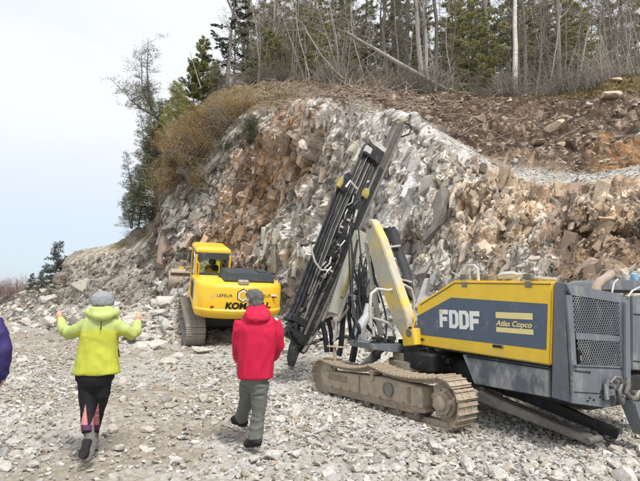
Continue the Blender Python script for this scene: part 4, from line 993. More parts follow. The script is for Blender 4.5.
# the tow hook and rear jack foot
m = MB()
for x0, y0, x1, y1, w_ in ((606, 382, 614, 384, .03), (607, 393, 616, 392, .03), (606, 384, 607, 400, .02), (614, 380, 616, 398, .03)):
    m.beam(tuple(Rr(x0, y0, .06)), tuple(Rr(x1, y1, .06)), w_, .07)
m.build('tow_bracket', M_grey, rig, bevel=.006)
m = MB(); m.tube([Rr(610, 383, .08), Rr(615, 377, .1), Rr(620, 378, .1), Rr(622, 384, .1), Rr(619, 391, .1), Rr(620, 397, .1), Rr(623, 403, .1)], [.014, .018, .02, .024, .022, .026, .03], 10); m.tube([Rr(628, 378, .12), Rr(627, 386, .12), Rr(626, 392, .12), Rr(630, 399, .1), Rr(636, 398, .1), Rr(639, 391, .1)], [.02, .026, .03, .034, .03, .02], 10); m.build('tow_hook', M_steel, rig, True)
for px, py in ((612, 386), (616, 381), (625, 383), (622, 396), (633, 392)): m = MB(); c = Rr(px, py, .14); m.tube([c, c - Vector((.03, 0, 0))], .018, 6); m.build('bolt', M_steel, rig)
p0, p1, p2, p3 = Rr(618, 399, .06), Rr(634, 401, .06), Rr(638.5, 431, .10), Rr(632, 433, .10); m = MB()
m.hull([tuple(p0), tuple(p1), tuple(p2), tuple(p3), (p0.x - .16, p0.y, p0.z), (p1.x - .16, p1.y, p1.z), (p2.x - .12, p2.y, p2.z), (p3.x - .12, p3.y, p3.z)]); m.build('jack_foot', M_grey, rig, bevel=.012)
# what stands on the hood
m = MB(); m.tube([S(466, 283, -.1), S(466.3, 270, -.1), S(469, 265.5, -.1), S(474, 265.5, -.1), S(477.5, 269, -.1), S(478.5, 281, -.1)], .022, 8); m.build('hoop_handle', M_pipe, rig, True)
for px in (464, 528):
    u = S(px, 276.5, -.02); m = MB(); m.box((u.x, -.03, u.z), (.12, .06, .07), bev=.01); v = S(px, 284.5, .01); m.box((v.x, .008, v.z), (.09, .016, .07), bev=.005); m.build('latch_clip', M_steel, rig)
u = S(508, 275.5, -.15); m = MB(); m.hull([(u.x + dx, u.y + dy, u.z + dz) for dx, dy, dz in [(-.17, 0, 0), (.17, 0, -.01), (-.11, .07, .02), (.11, .07, .01), (-.11, -.07, .02), (.11, -.07, .02), (-.08, 0, .055), (.08, 0, .05), (-.1, .05, -.04), (.1, .05, -.045), (.1, -.05, -.04), (-.1, -.05, -.04)]]); m.build('work_lamp', M_pipe, rig, True)
m = MB(); m.tube([S(516, 276, -.15), S(524, 274.5, -.15), S(540, 278.5, -.15), S(556, 279, -.15)], .018, 8); m.build('hand_rail', M_pipe, rig, True)
m = MB()
for x, y, s_ in ((483, 277, .06), (489, 278, .05), (475, 276, .045)): u = S(x, y, -.4); m.box(tuple(u), (s_ * 2, .1, s_ * 2), bev=.02)
m.build('filler_caps', M_steel, rig)
# exhaust and cooler behind the rear face
m = MB(); m.tube([pix_on(595, 293, 0, RA + .3), pix_on(597, 285, 0, RA + .3), pix_on(601, 281, 0, RA + .3), pix_on(607, 277.5, 0, RA + .3), pix_on(611, 273.5, 0, RA + .3)], [.055, .055, .055, .055, .055], 12, False); ex = m.build('exhaust_pipe', material('exhaust_rust', (.34, .27, .23), rough=.7, vary=.2), rig, True)
u, v = pix_on(608, 277, 0, RA + .299), pix_on(610.4, 274.2, 0, RA + .299); m = MB(); m.tube([u, v], [.05, .051], 12); m.build('exhaust_mouth', M_black, ex)
cb = MB(); p = [pix_on(x, y, 0, RA + .25) for x, y in ((602, 291), (606, 283), (614, 279.5), (648, 281), (648, 293))]; cb.prism([(q_.y, q_.z) for q_ in p], 0, RA + .25, RA + .8); cb.build('cooler_box', M_grey, rig, bevel=.01)
p = [pix_on(x, y, 0, RA + .24) for x, y in ((604, 289.5), (648, 290.5), (648, 293.5), (604, 292.5))]; cb = MB(); cb.prism([(q_.y, q_.z) for q_ in p], 0, RA + .24, RA + .26); cb.build('cooler_gap', M_black, rig)
M_blue = material('pale_blue_plastic', (.24, .42, .55), rough=.6, vary=.2)
for px, py, r_ in ((625.5, 276.5, .04), (634.5, 277, .048)):
    c = pix_on(px, py, 0, RA + .35); m = MB(); m.tube([c + Vector((0, 0, -.05)), c + Vector((0, 0, -.02)), c + Vector((0, 0, .035)), c + Vector((0, 0, .05))], [r_ * .9, r_, r_, r_ * .6], 10); m.build('filter_cap', M_blue if px > 630 else M_pipe, rig, True)
m = MB(); m.tube([pix_on(640, 287, 0, RA), pix_on(632, 291, 0, RA - .05), pix_on(628, 297, 0, RA - .08)], .012, 6); m.tube([pix_on(612, 293, 0, RA), pix_on(614, 283, 0, RA + .1), pix_on(618, 279, 0, RA + .1)], .01, 6); m.build('grab_rail', M_pipe, rig, True)

# chassis under the hood
m = MB(); m.box((1.3, -.75, .56), (3.0, 1.0, .32), bev=.03); m.box((2.3, -.35, .66), (.9, .9, .26), bev=.03); m.build('chassis', M_dark, rig)
m = MB(); m.tube([(2.6, -.25, .50), (2.6, -.25, .62), (2.6, -.25, .63), (2.6, -.25, .74)], [.44, .44, .37, .37], 28); m.build('turntable', M_dust, rig, True)
m = MB()
for px, py, w_ in ((425, 352, .1), (440, 356, .12), (452, 360, .1)):
    u = S(px, py, -.25); m.box(tuple(u), (w_ * 1.6, .3, w_), bev=.02)
m.tube([S(430, 349, -.1), S(438, 356, -.1), S(446, 358, -.1)], .035, 8); m.tube([S(424, 349, -.05), S(428, 357, -.1), S(440, 362, -.1)], .02, 6); m.build('hydraulic_block', M_dark, rig)
# ---- tracks
def track(b_out, yaw, a_rear, length, zoff=0.0, pitchz=0.0):
    sh = .33; T = empty('track'); T.parent = rig; T.location = (a_rear, b_out - sh / 2, 0); T.rotation_euler = (0, pitchz, yaw)
    r = .29; x0, x1 = r, length - r; zc = .32
    path = []
    def seg(pts): path.extend(pts)
    n_ = 120
    for i in range(n_): t = i / n_; path.append((x0 + (x1 - x0) * t, zc - r))                      # bottom, going forward
    for i in range(40): a = -pi / 2 + pi * i / 40; path.append((x1 + r * cos(a), zc + r * sin(a)))
    for i in range(n_):
        t = i / n_; x = x1 + (x0 - x1) * t; sag = -.055 * (1 - (2 * (t * 2 % 1) - 1) ** 2) + .02 * math.exp(-((t - .5) / .1) ** 2); path.append((x, zc + r + sag))
    for i in range(40): a = pi / 2 + pi * i / 40; path.append((x0 + r * cos(a), zc + r * sin(a)))
    A = np.array(path + [path[0]]); d = np.r_[0, np.cumsum(np.linalg.norm(np.diff(A, axis=0), axis=1))]; L_ = d[-1]; n = int(round(L_ / .152)); pit = L_ / n
    m = MB(); m.box((0, 0, .008), (pit * .93, sh, .016)); m.beam((pit * .30, -sh / 2, .028), (pit * .30, sh / 2, .028), .016, .026); m.beam((-pit * .28, -sh / 2, .024), (-pit * .28, sh / 2, .024), .012, .018)
    for sx in (-1, 1):
        for sy in (-1, 1): m.box((sx * .02, sy * .06, .020), (.018, .018, .012))
    m.box((0, .045, -.03), (pit * .97, .028, .06)); m.box((0, -.045, -.03), (pit * .97, .028, .06))
    so = m.build('shoe', M_dust, T); first = True
    for k in range(n):
        s_ = k * pit + .03; x = np.interp(s_, d, A[:, 0]); z = np.interp(s_, d, A[:, 1]); x2 = np.interp((s_ + .02) % L_, d, A[:, 0]); z2 = np.interp((s_ + .02) % L_, d, A[:, 1])
        o = so if first else bpy.data.objects.new('shoe', so.data)
        if not first: COL.objects.link(o); o.parent = T
        first = False; an = math.atan2(z2 - z, x2 - x)
        o.location = (x, 0, z); o.rotation_euler = (pi, 0, 0); o.rotation_euler = Matrix.Rotation(-an, 3, 'Y').to_euler()
        M_ = Matrix.Rotation(-an, 3, 'Y') @ Matrix.Rotation(pi, 3, 'X'); o.rotation_euler = M_.to_euler()
    yo = sh / 2
    m = MB(); m.prism([(x0 + .30, .20), (x1 - .1, .20), (x1 - .02, .30), (x1 - .05, .44), (x0 + 1.15, .50), (x0 + 1.05, .50), (x0 + .30, .46)], 1, -.10, yo - .035); m.build('track_frame', M_dust, T, bevel=.012)
    m = MB(); m.box((x0 + 1.62, yo - .033, .34), (.025, .022, .27)); m.build('frame_rib', M_dustd, T); m = MB(); m.box((x0 + .55, yo - .033, .34), (.05, .02, .2)); m.build('frame_rib', M_dustd, T); m = MB(); m.box((x1 - .45, yo - .03, .38), (.5, .02, .09), bev=.005); m.build('frame_rib', M_dustd, T)
    for q_ in range(9): m = MB(); xx = x0 + .42 + q_ * .24; m.tube([(xx, yo - .05, .235), (xx, yo - .018, .235)], .014, 6); m.build('bolt', M_dustd, T)
    m = MB(); m.prism([(x0 + .5, .12), (x1 - .1, .12), (x1 - .1, .21), (x0 + .26, .21), (x0 + .26, .16)], 1, -.12, yo - .02); m.build('roller_guard', M_dustd, T, bevel=.006)
    for k in range(7): x = x0 + .42 + k * (x1 - x0 - .6) / 6.; m = MB(); m.tube([(x, -.08, .115), (x, yo - .03, .115)], .055, 12); m.tube([(x, yo - .03, .13), (x, yo - .012, .13)], .03, 8); m.build('roller', M_steel, T, True)
    for x, z, r_ in ((x0 + .95, .42, .10), (x0 + 1.30, .47, .035)): m = MB(); m.tube([(x, yo - .05, z - (.06 if r_ > .05 else 0)), (x, yo - .005, z - (.06 if r_ > .05 else 0))], r_, 18); m.build('frame_port' if r_ > .05 else 'bolt', M_steel if r_ > .05 else M_dust, T, True)
    m = MB(); m.tube([(x0 + 1.32, -.06, .545), (x0 + 1.32, yo - .03, .545)], .05, 14); m.build('carrier_roller', M_dust, T, True)
    # sprocket: toothed ring and hub
    m = MB(); nt_ = 13; pts = []
    for k in range(nt_ * 4): a = 2 * pi * k / (nt_ * 4); rr = (.235, .265, .265, .235)[k % 4]; pts.append((x0 + rr * cos(a), zc + rr * sin(a)))
    m.prism(pts, 1, -.02, .02); sp = m.build('drive_sprocket', M_dust, T)
    m = MB(); m.tube([(x0, -.1, zc), (x0, yo - .09, zc)], .175, 26); m.tube([(x0, yo - .09, zc), (x0, yo - .045, zc)], .135, 24); m.tube([(x0, yo - .045, zc), (x0, yo - .015, zc), (x0, yo - .008, zc)], [.085, .085, .07], 20)
    for k in range(10): a = 2 * pi * k / 10; m.tube([(x0 + .155 * cos(a), yo - .10, zc + .155 * sin(a)), (x0 + .155 * cos(a), yo - .072, zc + .155 * sin(a))], .014, 6); m.tube([(x0 + .11 * cos(a), yo - .06, zc + .11 * sin(a)), (x0 + .11 * cos(a), yo - .034, zc + .11 * sin(a))], .010, 6)
    m.build('hub', M_dust, T, True)
    m = MB(); m.tube([(x1, -.05, zc), (x1, .05, zc)], .24, 24); m.tube([(x1, -.10, zc), (x1, .10, zc)], .09, 12); m.build('idler_wheel', M_dust, T, True)
    return T
p_r = w2l((1.60, 5.97, 0)); 
t1 = track(.60, R(4.5), .86, 3.22, pitchz=R(1.6))
t2 = track(-1.75, R(4.5), .9, 3.22, pitchz=R(1.6))
# step post on the track front
m = MB(); q = w2l(at(335, 385, 8.1)); m.tube([q, w2l(at(334.5, 345, 8.1))], .028, 8); u, v = w2l(at(327, 346, 8.1)), w2l(at(346, 347.5, 8.1)); m.beam(u, v, .12, .015); m.build('step_post', M_dust, rig)

# ---- boom, in its own upright plane
bb = .10
m = MB(); m.prism([P2(S(x, y, bb)) for x, y in [(366, 222), (369, 218.5), (372, 221), (380, 238), (388, 262), (396, 286), (405, 312), (411, 338), (403, 341), (393, 321), (384, 297), (375.5, 276), (368.5, 250), (365.5, 232)]], 1, bb, bb - .17); boom = m.build('boom', M_boom, rig, bevel=.015)
m = MB(); c = S(411, 333, bb); m.tube([(c.x, bb + .05, c.z), (c.x, bb - .20, c.z)], .06, 14); c = S(370, 225, bb); m.tube([(c.x, bb + .05, c.z), (c.x, bb - .20, c.z)], .05, 14); m.build('pivot_pin', M_steel, boom, True)
m = MB(); m.prism([P2(S(x, y, bb - .02)) for x, y in [(405, 337), (409, 330), (416, 328), (418, 345), (406, 346)]], 1, bb + .04, bb - .4); m.build('boom_foot', M_yel, rig, bevel=.01)
m = MB(); m.box(tuple(S(410, 328, bb + .01)), (.05, .02, .035)); m.build('boom_slot', M_black, boom)
# lift cylinder
def cyl(name, p, q, r1, r2, f=.58, m1=M_pale, m2=M_steel, parent=None):
    p, q = Vector(p), Vector(q); k = p.lerp(q, f); m = MB(); m.tube([p, k], r1, 14); o = m.build(name, m1, parent or rig, True); m = MB(); m.tube([k, q], r2, 10); m.build('rod', m2, o, True)
    m = MB(); ax_ = (q - p).normalized(); m.tube([k - ax_ * .05, k + ax_ * .03], r1 * 1.18, 14); m.build('gland', m2, o, True); return o
cyl('lift_cylinder', S(381, 335, .0), S(365.5, 243, .0), .05, .032, .5, M_pale, M_pale)
cyl('lower_cylinder', S(364, 366, .1), S(384, 348, .1), .07, .045, .6, M_pale, M_steel)
# feed holder: pale box beam with the ochre strip
A4 = 4.25
def fr(px, py, a=A4): return Fp(px, py, a)
m = MB(); m.beam(fr(361, 232), fr(333, 314), .22, .16, up=(1, 0, 0), w2=.15); fh = m.build('feed_holder', M_pale, rig, bevel=.012)
m = MB(); m.beam(fr(355, 262, A4 - .09), fr(342, 297, A4 - .09), .06, .02, up=(1, 0, 0)); m.build('ochre_strip', M_ochre, fh)
m = MB(); m.tube([fr(349, 290, A4 - .1), fr(337, 324, A4 - .1), fr(334, 342, A4 - .1)], [.035, .03, .03], 8); m.build('swing_rod', M_pale, rig, True)
# ---- feed
AF = 4.9
def X(px, py, off=0): return Fp(px, py, AF + off)
UPX = (1, 0, 0)
m = MB(); m.beam(X(400, 123), X(300, 350), .24, .20, up=UPX, w2=.22); feed = m.build('feed_beam', M_mast, rig, bevel=.012)
m = MB(); m.beam(X(396.2, 125.5, -.12), X(298.5, 347, -.12), .05, .05, up=UPX); m.build('guide_rail', M_steel, feed)
m = MB(); m.beam(X(404.6, 124.5, -.12), X(304.5, 352, -.12), .05, .05, up=UPX); m.build('guide_rail', M_steel, feed)
m = MB(); m.beam(X(380, 168, -.115), X(299, 352, -.115), .22, .05, up=UPX); m.build('chain_cover', M_dark, feed)
m = MB(); m.tube([X(404, 123), X(409, 124.5), X(411.5, 128.5), X(409, 134), X(401, 137)], .022, 8); m.build('hose_loop', M_hose, feed, True)
m = MB(); m.tube([X(392, 121.5), X(398, 118.5), X(405, 121)], .025, 8); m.box(tuple(X(399.5, 122)), (.2, .32, .06), rot=Matrix.Rotation(-.45, 3, 'X')); m.build('top_sheave', M_dust, feed)
def ax(t, off, d=0.0):
    """a point along the feed: t from 0 at the top to 1 at the foot, off in photo pixels to the left"""
    return X(399.5 + (300 - 399.5) * t - off * .916, 123 + (350 - 123) * t - off * .40, d)
# rods and hoses packed on the left of the beam
for i, (o0, t0, t1_, r_, mt) in enumerate([(9, .17, .86, .05, M_dark), (13.5, .14, .80, .045, M_hose), (18, .16, .84, .05, M_dark), (22, .17, .90, .028, M_hose), (11.5, .2, .92, .022, M_steel), (16, .18, .8, .018, M_steel), (20.3, .2, .78, .016, M_steel)]):
    m = MB(); m.tube([ax(t0 + (t1_ - t0) * k / 10., o0 * (1 - .25 * max(0, k - 5) / 5.), -.12 - (.05 if r_ < .03 else 0)) for k in range(11)], r_, 8); m.build('feed_hose' if mt is M_hose else 'feed_rod', mt, feed, True)
m = MB(); m.beam(ax(.135, 13, -.1), ax(.19, 13, -.1), .44, .26, up=UPX); dr = m.build('rock_drill_cradle', M_dark, rig, bevel=.02)
m = MB(); m.beam(ax(.115, 9, -.16), ax(.135, 9, -.16), .30, .14, up=UPX); m.beam(ax(.138, 18, -.2), ax(.165, 18, -.2), .16, .08, up=UPX); m.build('cradle_cover', M_pipe, dr, bevel=.01)
m = MB(); m.beam(ax(.34, 8, -.18), ax(.62, 8, -.18), .26, .22, up=UPX); m.beam(ax(.62, 8, -.18), ax(.70, 8, -.18), .18, .18, up=UPX); drill = m.build('rock_drill', M_dark, rig, bevel=.02)
rg = random.Random(21)
for i in range(34):
    t = .33 + i * .012; o1 = 8 + rg.uniform(-6, 5); m = MB()
    if rg.random() < .5: m.tube([ax(t, o1, -.30), ax(t + rg.uniform(.01, .03), o1 + rg.uniform(-2, 2), -.32), ax(t + rg.uniform(.03, .06), o1 + rg.uniform(-3, 3), -.28)], rg.uniform(.012, .024), 6)
    else: m.beam(ax(t, o1, -.31), ax(t + .008, o1 + rg.uniform(-.5, .5), -.31), rg.uniform(.03, .08), .05, up=UPX)
    m.build('drill_fitting', rg.choice([M_steel, M_dark, M_steel, M_dark, M_pipe]), drill, bevel=.004)
for t, o_, mt, s_ in ((.315, 3, M_ochre, .15), (.315, 30.5, M_ochre, .12)):
    m = MB(); m.tube([ax(t - .018, o_, -.16), ax(t, o_, -.16), ax(t + .022, o_, -.16)], [s_ * .35, s_ * .6, s_ * .5], 10); m.build('clamp_cap', mt, rig, True)
# second rail on the left with its rods
def lx(t, o=0.0, d=-.1): return X(343 + (289.5 - 343) * t - o * .93, 183 + (322 - 183) * t - o * .35, d)
for o_, r_, mt in ((0, .045, M_dark), (-3.2, .02, M_steel), (3.0, .022, M_hose), (-5, .016, M_hose)):
    m = MB(); m.tube([lx(.03 + .02 * abs(o_)), lx(.5, o_), lx(1, o_ * .8)] if False else [lx(k / 8., o_) for k in range(9)], r_, 8); m.build('side_rod', mt, rig, True)
m = MB(); m.beam(lx(-.07, -2), lx(.06, 0), .10, .12, up=UPX, w2=.16); m.build('rod_gripper', M_dark, rig, bevel=.01)
for t in (.0, .22, .30, .52, .66, .84, .97):
    m = MB(); u = lx(t, -1); v = ax(.265 + .58 * t * .96, 4, -.1); m.beam(u, v, .05 if t not in (.22, .66) else .03, .06, up=UPX); m.build('cross_arm', M_dark if t not in (.0, .52) else M_pipe, rig)
m = MB(); m.tube([lx(.02, -4, -.3), X(350, 181, -.3), X(357, 189, -.3)], .028, 8); m.build('gripper_link', M_pipe, rig, True)
m = MB(); m.tube([X(311, 249, -.3), X(315, 262, -.3), X(321, 270, -.3)], .022, 8); m.tube([X(321, 270, -.3), X(327, 270, -.3)], .02, 8); m.build('guard_hoop', M_pipe, rig, True)
# foot of the feed: centraliser, dust hood, spike
m = MB(); m.beam(X(289, 316, -.15), X(304, 324, -.15), .14, .22, up=UPX); m.beam(X(285.5, 330, -.15), X(303, 341, -.15), .20, .2, up=UPX); m.beam(X(292, 322, -.15), X(290, 338, -.15), .12, .14, up=UPX); m.beam(X(299, 322, -.1), X(296, 342, -.1), .07, .1, up=UPX); m.build('centraliser', M_dark, rig, bevel=.012)
m = MB(); m.tube([X(295, 340, -.15), X(293.5, 347, -.15), X(292, 358, -.15), X(291, 366, -.15)], [.07, .09, .10, .06], 14, False); m.build('dust_hood', M_dark, rig, True)
m = MB(); m.tube([X(304, 330, 0), X(296, 352, 0), X(290.5, 370, 0)], [.09, .07, .05], 8); m.build('feed_spike', M_steel, rig, True)
m = MB()
for i in range(9):
    px, py = rg.uniform(284, 304), rg.uniform(318, 344); m.box(tuple(X(px, py, -.28)), (rg.uniform(.03, .07), rg.uniform(.03, .09), rg.uniform(.03, .07)), rot=Matrix.Rotation(rg.uniform(-.6, .6), 3, 'X'))
m.build('clamp_fittings', M_dark, rig)
# struts and loose hoses between the feed and the boom
for i, (pts, r_, mt, a) in enumerate([
    ([(362, 286), (359, 310), (357, 335), (352, 362)], .06, M_hose, 3.9), ([(345, 300), (343, 318), (341, 345), (339, 356)], .05, M_hose, 4.2), ([(350, 296), (349, 318), (352, 345)], .035, M_hose, 4.1),
    ([(322, 322), (325, 335), (327, 352)], .05, M_hose, 4.4), ([(328, 318), (331, 332), (332, 352)], .04, M_hose, 4.4), ([(312, 335), (322, 322), (332, 318)], .035, M_dark, 4.5), ([(303, 352), (318, 330), (330, 306)], .03, M_steel, 4.5),
    ([(306, 345), (326, 338)], .03, M_dark, 4.5), ([(338, 322), (346, 312), (353, 300)], .03, M_steel, 4.1), ([(355, 292), (363, 296), (372, 306)], .05, M_dark, 3.9), ([(354, 318), (361, 330), (366, 345)], .04, M_dark, 3.9),
    ([(371, 262), (373, 285), (379, 303)], .03, M_hose, 3.9), ([(369, 240), (372, 262), (376, 290)], .022, M_hose, 3.8), ([(345, 335), (355, 342), (366, 345)], .022, M_steel, 3.9), ([(333, 342), (341, 336), (350, 338)], .02, M_hose, 4.2)]):
    m = MB(); P_ = [Fp(x, y, a) for x, y in pts]; m.tube(P_, r_, 8); m.build('hydraulic_hose' if mt is M_hose else 'strut', mt, rig, True)
for i in range(16):
    x0, y0 = rg.uniform(345, 372), rg.uniform(226, 305); x1, y1 = rg.uniform(352, 394), rg.uniform(325, 346); a0, a1 = rg.uniform(4.0, 4.5), rg.uniform(3.0, 3.6); sg = rg.uniform(-9, 12)
    m = MB(); m.tube([Fp(x0 + (x1 - x0) * t - sg * sin(pi * t), y0 + (y1 - y0) * t + 9 * sin(pi * t), a0 + (a1 - a0) * t) for t in [k / 7. for k in range(8)]], rg.choice([.014, .018, .024]), 6); m.build('hydraulic_hose', M_hose, rig, True)
m = MB(); P_ = [Fp(x, y, 3.3) for x, y in [(369, 304), (367, 316), (361, 325), (359.5, 333), (362, 341), (368, 345)]]; m.tube(P_, [.06, .075, .085, .09, .085, .06], 12)
m.build('suction_duct', material('silver_duct', (.50, .51, .52), rough=.45, vary=.12, scale=10, metal=.2), rig, True)
for pts, r_ in (([(371, 327), (370, 308), (371, 294), (377, 289), (388, 290.5), (396, 289), (404, 285), (411, 289), (414, 300), (413, 316)], .026), ([(369, 310), (373, 318), (381, 320.5), (388, 323), (393, 330), (395, 339)], .022), ([(373, 327), (374, 337), (372, 344)], .022)):
    m = MB(); P_ = [Fp(x, y, 2.75) for x, y in pts]; m.tube(P_, r_, 8); m.build('guard_pipe', M_pipe, rig, True)
for i in range(7):
    m = MB(); o_ = i * 2.7
    P_ = [Fp(380 + o_ * .5, 236 + o_, 3.6), Fp(383 + o_ * .7, 229 - o_ * .15, 3.5 + .04 * i), Fp(388 + o_ * .6, 229 + o_ * .2, 3.4), Fp(392 + o_ * .5, 242, 3.3), Fp(397 + o_ * .5, 258, 3.2), Fp(402 + o_ * .55, 272, 3.0), Fp(406 + o_ * .4, 286, 2.9), Fp(409 + o_ * .3, 300, 2.8)]
    m.tube(P_, .016, 8); m.build('boom_hose', M_hose, rig, True)
m = MB(); m.beam(Fp(388, 247, 3.2), Fp(400, 245.5, 3.2), .03, .03); m.build('hose_clamp', M_pipe, rig); m = MB(); m.beam(Fp(400, 279, 2.95), Fp(412, 282, 2.85), .03, .03); m.build('hose_clamp', M_pipe, rig)
# deck plate with odds and ends
m = MB(); p = [Fp(x, y, 2.7) for x, y in ((366, 343), (400, 343), (420, 345), (418, 350), (395, 352), (368, 349))]; m.prism([(q_.y, q_.z) for q_ in p], 0, 2.55, 3.2); m.build('deck_plate', M_grey, rig, bevel=.008)
m = MB()
for i in range(14): m.box(tuple(Fp(rg.uniform(370, 414), rg.uniform(338, 345), 2.65)), (rg.uniform(.05, .12), rg.uniform(.04, .12), rg.uniform(.03, .08)), rot=Matrix.Rotation(rg.uniform(-.5, .5), 3, 'Z'))
m.build('valve_block', M_dark, rig)
m = MB(); m.tube([S(413, 345, .05), S(412.5, 328, .06), S(414.5, 322, .06), S(414, 314, .05)], .012, 6); m.tube([S(415, 344, .03), S(416, 335, .04)], .02, 6); m.build('door_hinge_bar', M_yel, rig, True)
# levelling arm reaching to the ground behind
u, v = w2l((2.03, 6.25, .36)), w2l((2.93, 5.40, .06)); m = MB(); m.beam(u, v, .22, .13, w2=.17, h2=.08); arm = m.build('support_arm', M_steel, rig, bevel=.012)
m = MB(); m.beam(u + Vector((.1, -.34, .12)), v + Vector((.1, -.30, .10)), .10, .20, w2=.08, h2=.06); m.build('arm_cylinder', M_dark, arm)
m = MB(); m.tube([v + Vector((-.02, .10, -.0)), v + Vector((-.02, -.12, 0))], .04, 12); m.build('arm_pin', M_steel, arm, True)
m = MB(); u2, v2 = w2l((2.6, 6.2, .34)), w2l((3.35, 5.6, .06)); m.beam(u2, v2, .16, .09); m.build('support_arm', M_dark, rig)
# ---------------------------------------------------------------- the excavator on the rubble slope
M_ky = material('excavator_yellow', (.80, .49, .03), rough=.4, vary=.06, scale=3, dirt=(.36, .30, .22), dirt_amt=.15, dirt_scale=2.0, spec=.5)
M_kg = material('excavator_charcoal', (.055, .065, .072), rough=.55, vary=.15, scale=4, dirt=(.3, .28, .26), dirt_amt=.1)
M_glass = material('cab_glass', (.10, .13, .13), rough=.06, spec=.9, vary=.1)
M_cabglare = material('cab_side_glare', (.50, .52, .54), rough=.25, vary=.2, spec=.8)  # pale colour stands in for bright glare reflected off the cab side
M_red = material('red_reflector', (.35, .02, .02), rough=.4)
M_track = material('dusty_track', (.34, .31, .27), rough=.85, vary=.25, scale=8, dirt=(.16, .14, .12), dirt_amt=.15)
ex = empty('excavator', (-3.46, 17.7, .33)); ex.rotation_mode = 'XYZ'
ex.rotation_euler = (Matrix.Rotation(pi / 2 + R(20), 3, 'Z') @ Matrix.Rotation(-R(12), 3, 'Y') @ Matrix.Rotation(R(1.0), 3, 'X')).to_euler()
tag(ex, 'yellow tracked excavator seen from behind, digging up the rubble slope', 'excavator')
# counterweight: lofted outline, rear curved
def cw_ring(z, back, side, front=-1.55, n=18):
    pts = []
    for i in range(n + 1):
        t = -1 + 2 * i / n; y = side * t; x = -back + .34 * abs(t) ** 2.6 + (.16 if abs(t) > .99 else 0); pts.append((x, y, z))
    return [(front, -side, z)] + pts + [(front, side, z)]
rings = [cw_ring(1.10, 2.52, 1.24), cw_ring(1.16, 2.66, 1.33), cw_ring(1.30, 2.74, 1.38), cw_ring(1.40, 2.74, 1.38), cw_ring(1.44, 2.70, 1.36), cw_ring(2.08, 2.66, 1.36), cw_ring(2.18, 2.60, 1.33), cw_ring(2.23, 2.48, 1.25)]
m = MB(); n = len(rings[0]); vs = [p for r_ in rings for p in r_]
fs = [(i * n + j, i * n + (j + 1) % n, (i + 1) * n + (j + 1) % n, (i + 1) * n + j) for i in range(len(rings) - 1) for j in range(n)] + [tuple(range(n))[::-1], tuple((len(rings) - 1) * n + j for j in range(n))]
m.add(vs, fs); cw = m.build('counterweight', M_ky, ex, True)
def cwx(y, z=1.7): return -(2.664) + .34 * abs(y / 1.36) ** 2.6 - .006
def txt_M(y, z, x=None):
    return Matrix(((0, 0, -1, cwx(y) if x is None else x), (-1, 0, 0, y), (0, 1, 0, z), (0, 0, 0, 1)))
def wrap(o):
    for v in o.data.vertices: v.co.x += .34 * abs(v.co.y / 1.36) ** 2.6 - .0625 * (v.co.z - 1.44) * -1
    return o
wrap(text_mesh('lettering', 'KOMATSU', .26, M_black, cw, txt_M(.50, 1.475, -2.712), .12, .012, .002, 1.36))
wrap(text_mesh('lettering', 'LEFEUR', .13, M_kg, cw, txt_M(.76, 1.82, -2.704), 0, 0, .002, .46))
wrap(text_mesh('lettering', 'LEUR', .13, M_kg, cw, txt_M(-.60, 1.82, -2.704), 0, 0, .002, .34))
def hexa(r_, y, z, x): return [(x, y + r_ * cos(pi / 6 + k * pi / 3) * .95, z + r_ * sin(pi / 6 + k * pi / 3)) for k in range(6)]
for r_, x, mt, nm in ((.215, -2.690, M_black, 'emblem'), (.185, -2.694, M_white, 'emblem_ring'), (.13, -2.698, M_ky, 'emblem_field')):
    m = MB(); p = hexa(r_, -.03, 1.88, x); q = [(c[0] + .02, c[1], c[2]) for c in p]; m.add(p + q, [(0, 1, 2, 3, 4, 5), (11, 10, 9, 8, 7, 6)] + [(k, (k + 1) % 6, (k + 1) % 6 + 6, k + 6) for k in range(6)]); m.build(nm, mt, cw)
m = MB(); m.box((-2.50, -.05, 2.26), (.22, .32, .14), bev=.03); m.build('lifting_lug', M_dust, cw)
for y in (.86, -.88): m = MB(); m.box((cwx(y) - .036, y, 1.50), (.012, .15, .055), rot=Matrix.Rotation(.17 if y > 0 else -.17, 3, 'Z')); m.build('reflector', M_red, cw)
for k in range(2): m = MB(); m.box((cwx(-1.0) - .018, -1.0, 1.82 + k * .055), (.012, .26, .05), rot=Matrix.Rotation(-.28, 3, 'Z')); m.build('warning_stripe', M_white if k else M_red, cw)
# deck, engine cover, side boxes
m = MB(); m.box((-.1, 0, 1.18), (3.0, 2.55, .2), bev=.03); m.build('slew_deck', M_ky, ex)
m = MB(); m.prism([(-1.56, 1.28), (-1.56, 2.16), (-.2, 2.12), (-.2, 1.28)], 1, -1.33, -.2); m.prism([(-1.56, 1.28), (-1.56, 2.14), (-.35, 2.10), (-.35, 1.28)], 1, -.2, 1.33); m.build('engine_housing', M_ky, ex, bevel=.02)
m = MB(); m.hull([(-2.34, -1.10, 2.24), (-2.34, .52, 2.24), (-1.0, -1.12, 2.14), (-1.0, .54, 2.14), (-2.26, -1.02, 2.50), (-2.26, .44, 2.50), (-1.1, -1.04, 2.50), (-1.1, .46, 2.50)]); ec = m.build('engine_cover', M_kg, ex, bevel=.03)
m = MB(); m.box((-1.7, -.75, 2.52), (.5, .3, .05), bev=.01); m.build('hatch', M_kg, ec)
m = MB(); m.tube([(-1.5, -.98, 2.1), (-1.5, -.98, 2.62), (-1.55, -.98, 2.70), (-1.62, -.98, 2.73)], .05, 10); m.build('exhaust_pipe', M_kg, ex, True)
m = MB()
for k in range(4): m.box((-2.0 + k * .22, .92, 2.22 - k * .005), (.16, .55, .05), bev=.01)
m.build('step_plates', M_ky, ex)
for k in range(5): m = MB(); m.box((-1.38 + k * .19, 1.345, 1.72), (.12, .02, .55), bev=.008); m.build('louvre', M_kg, ex)
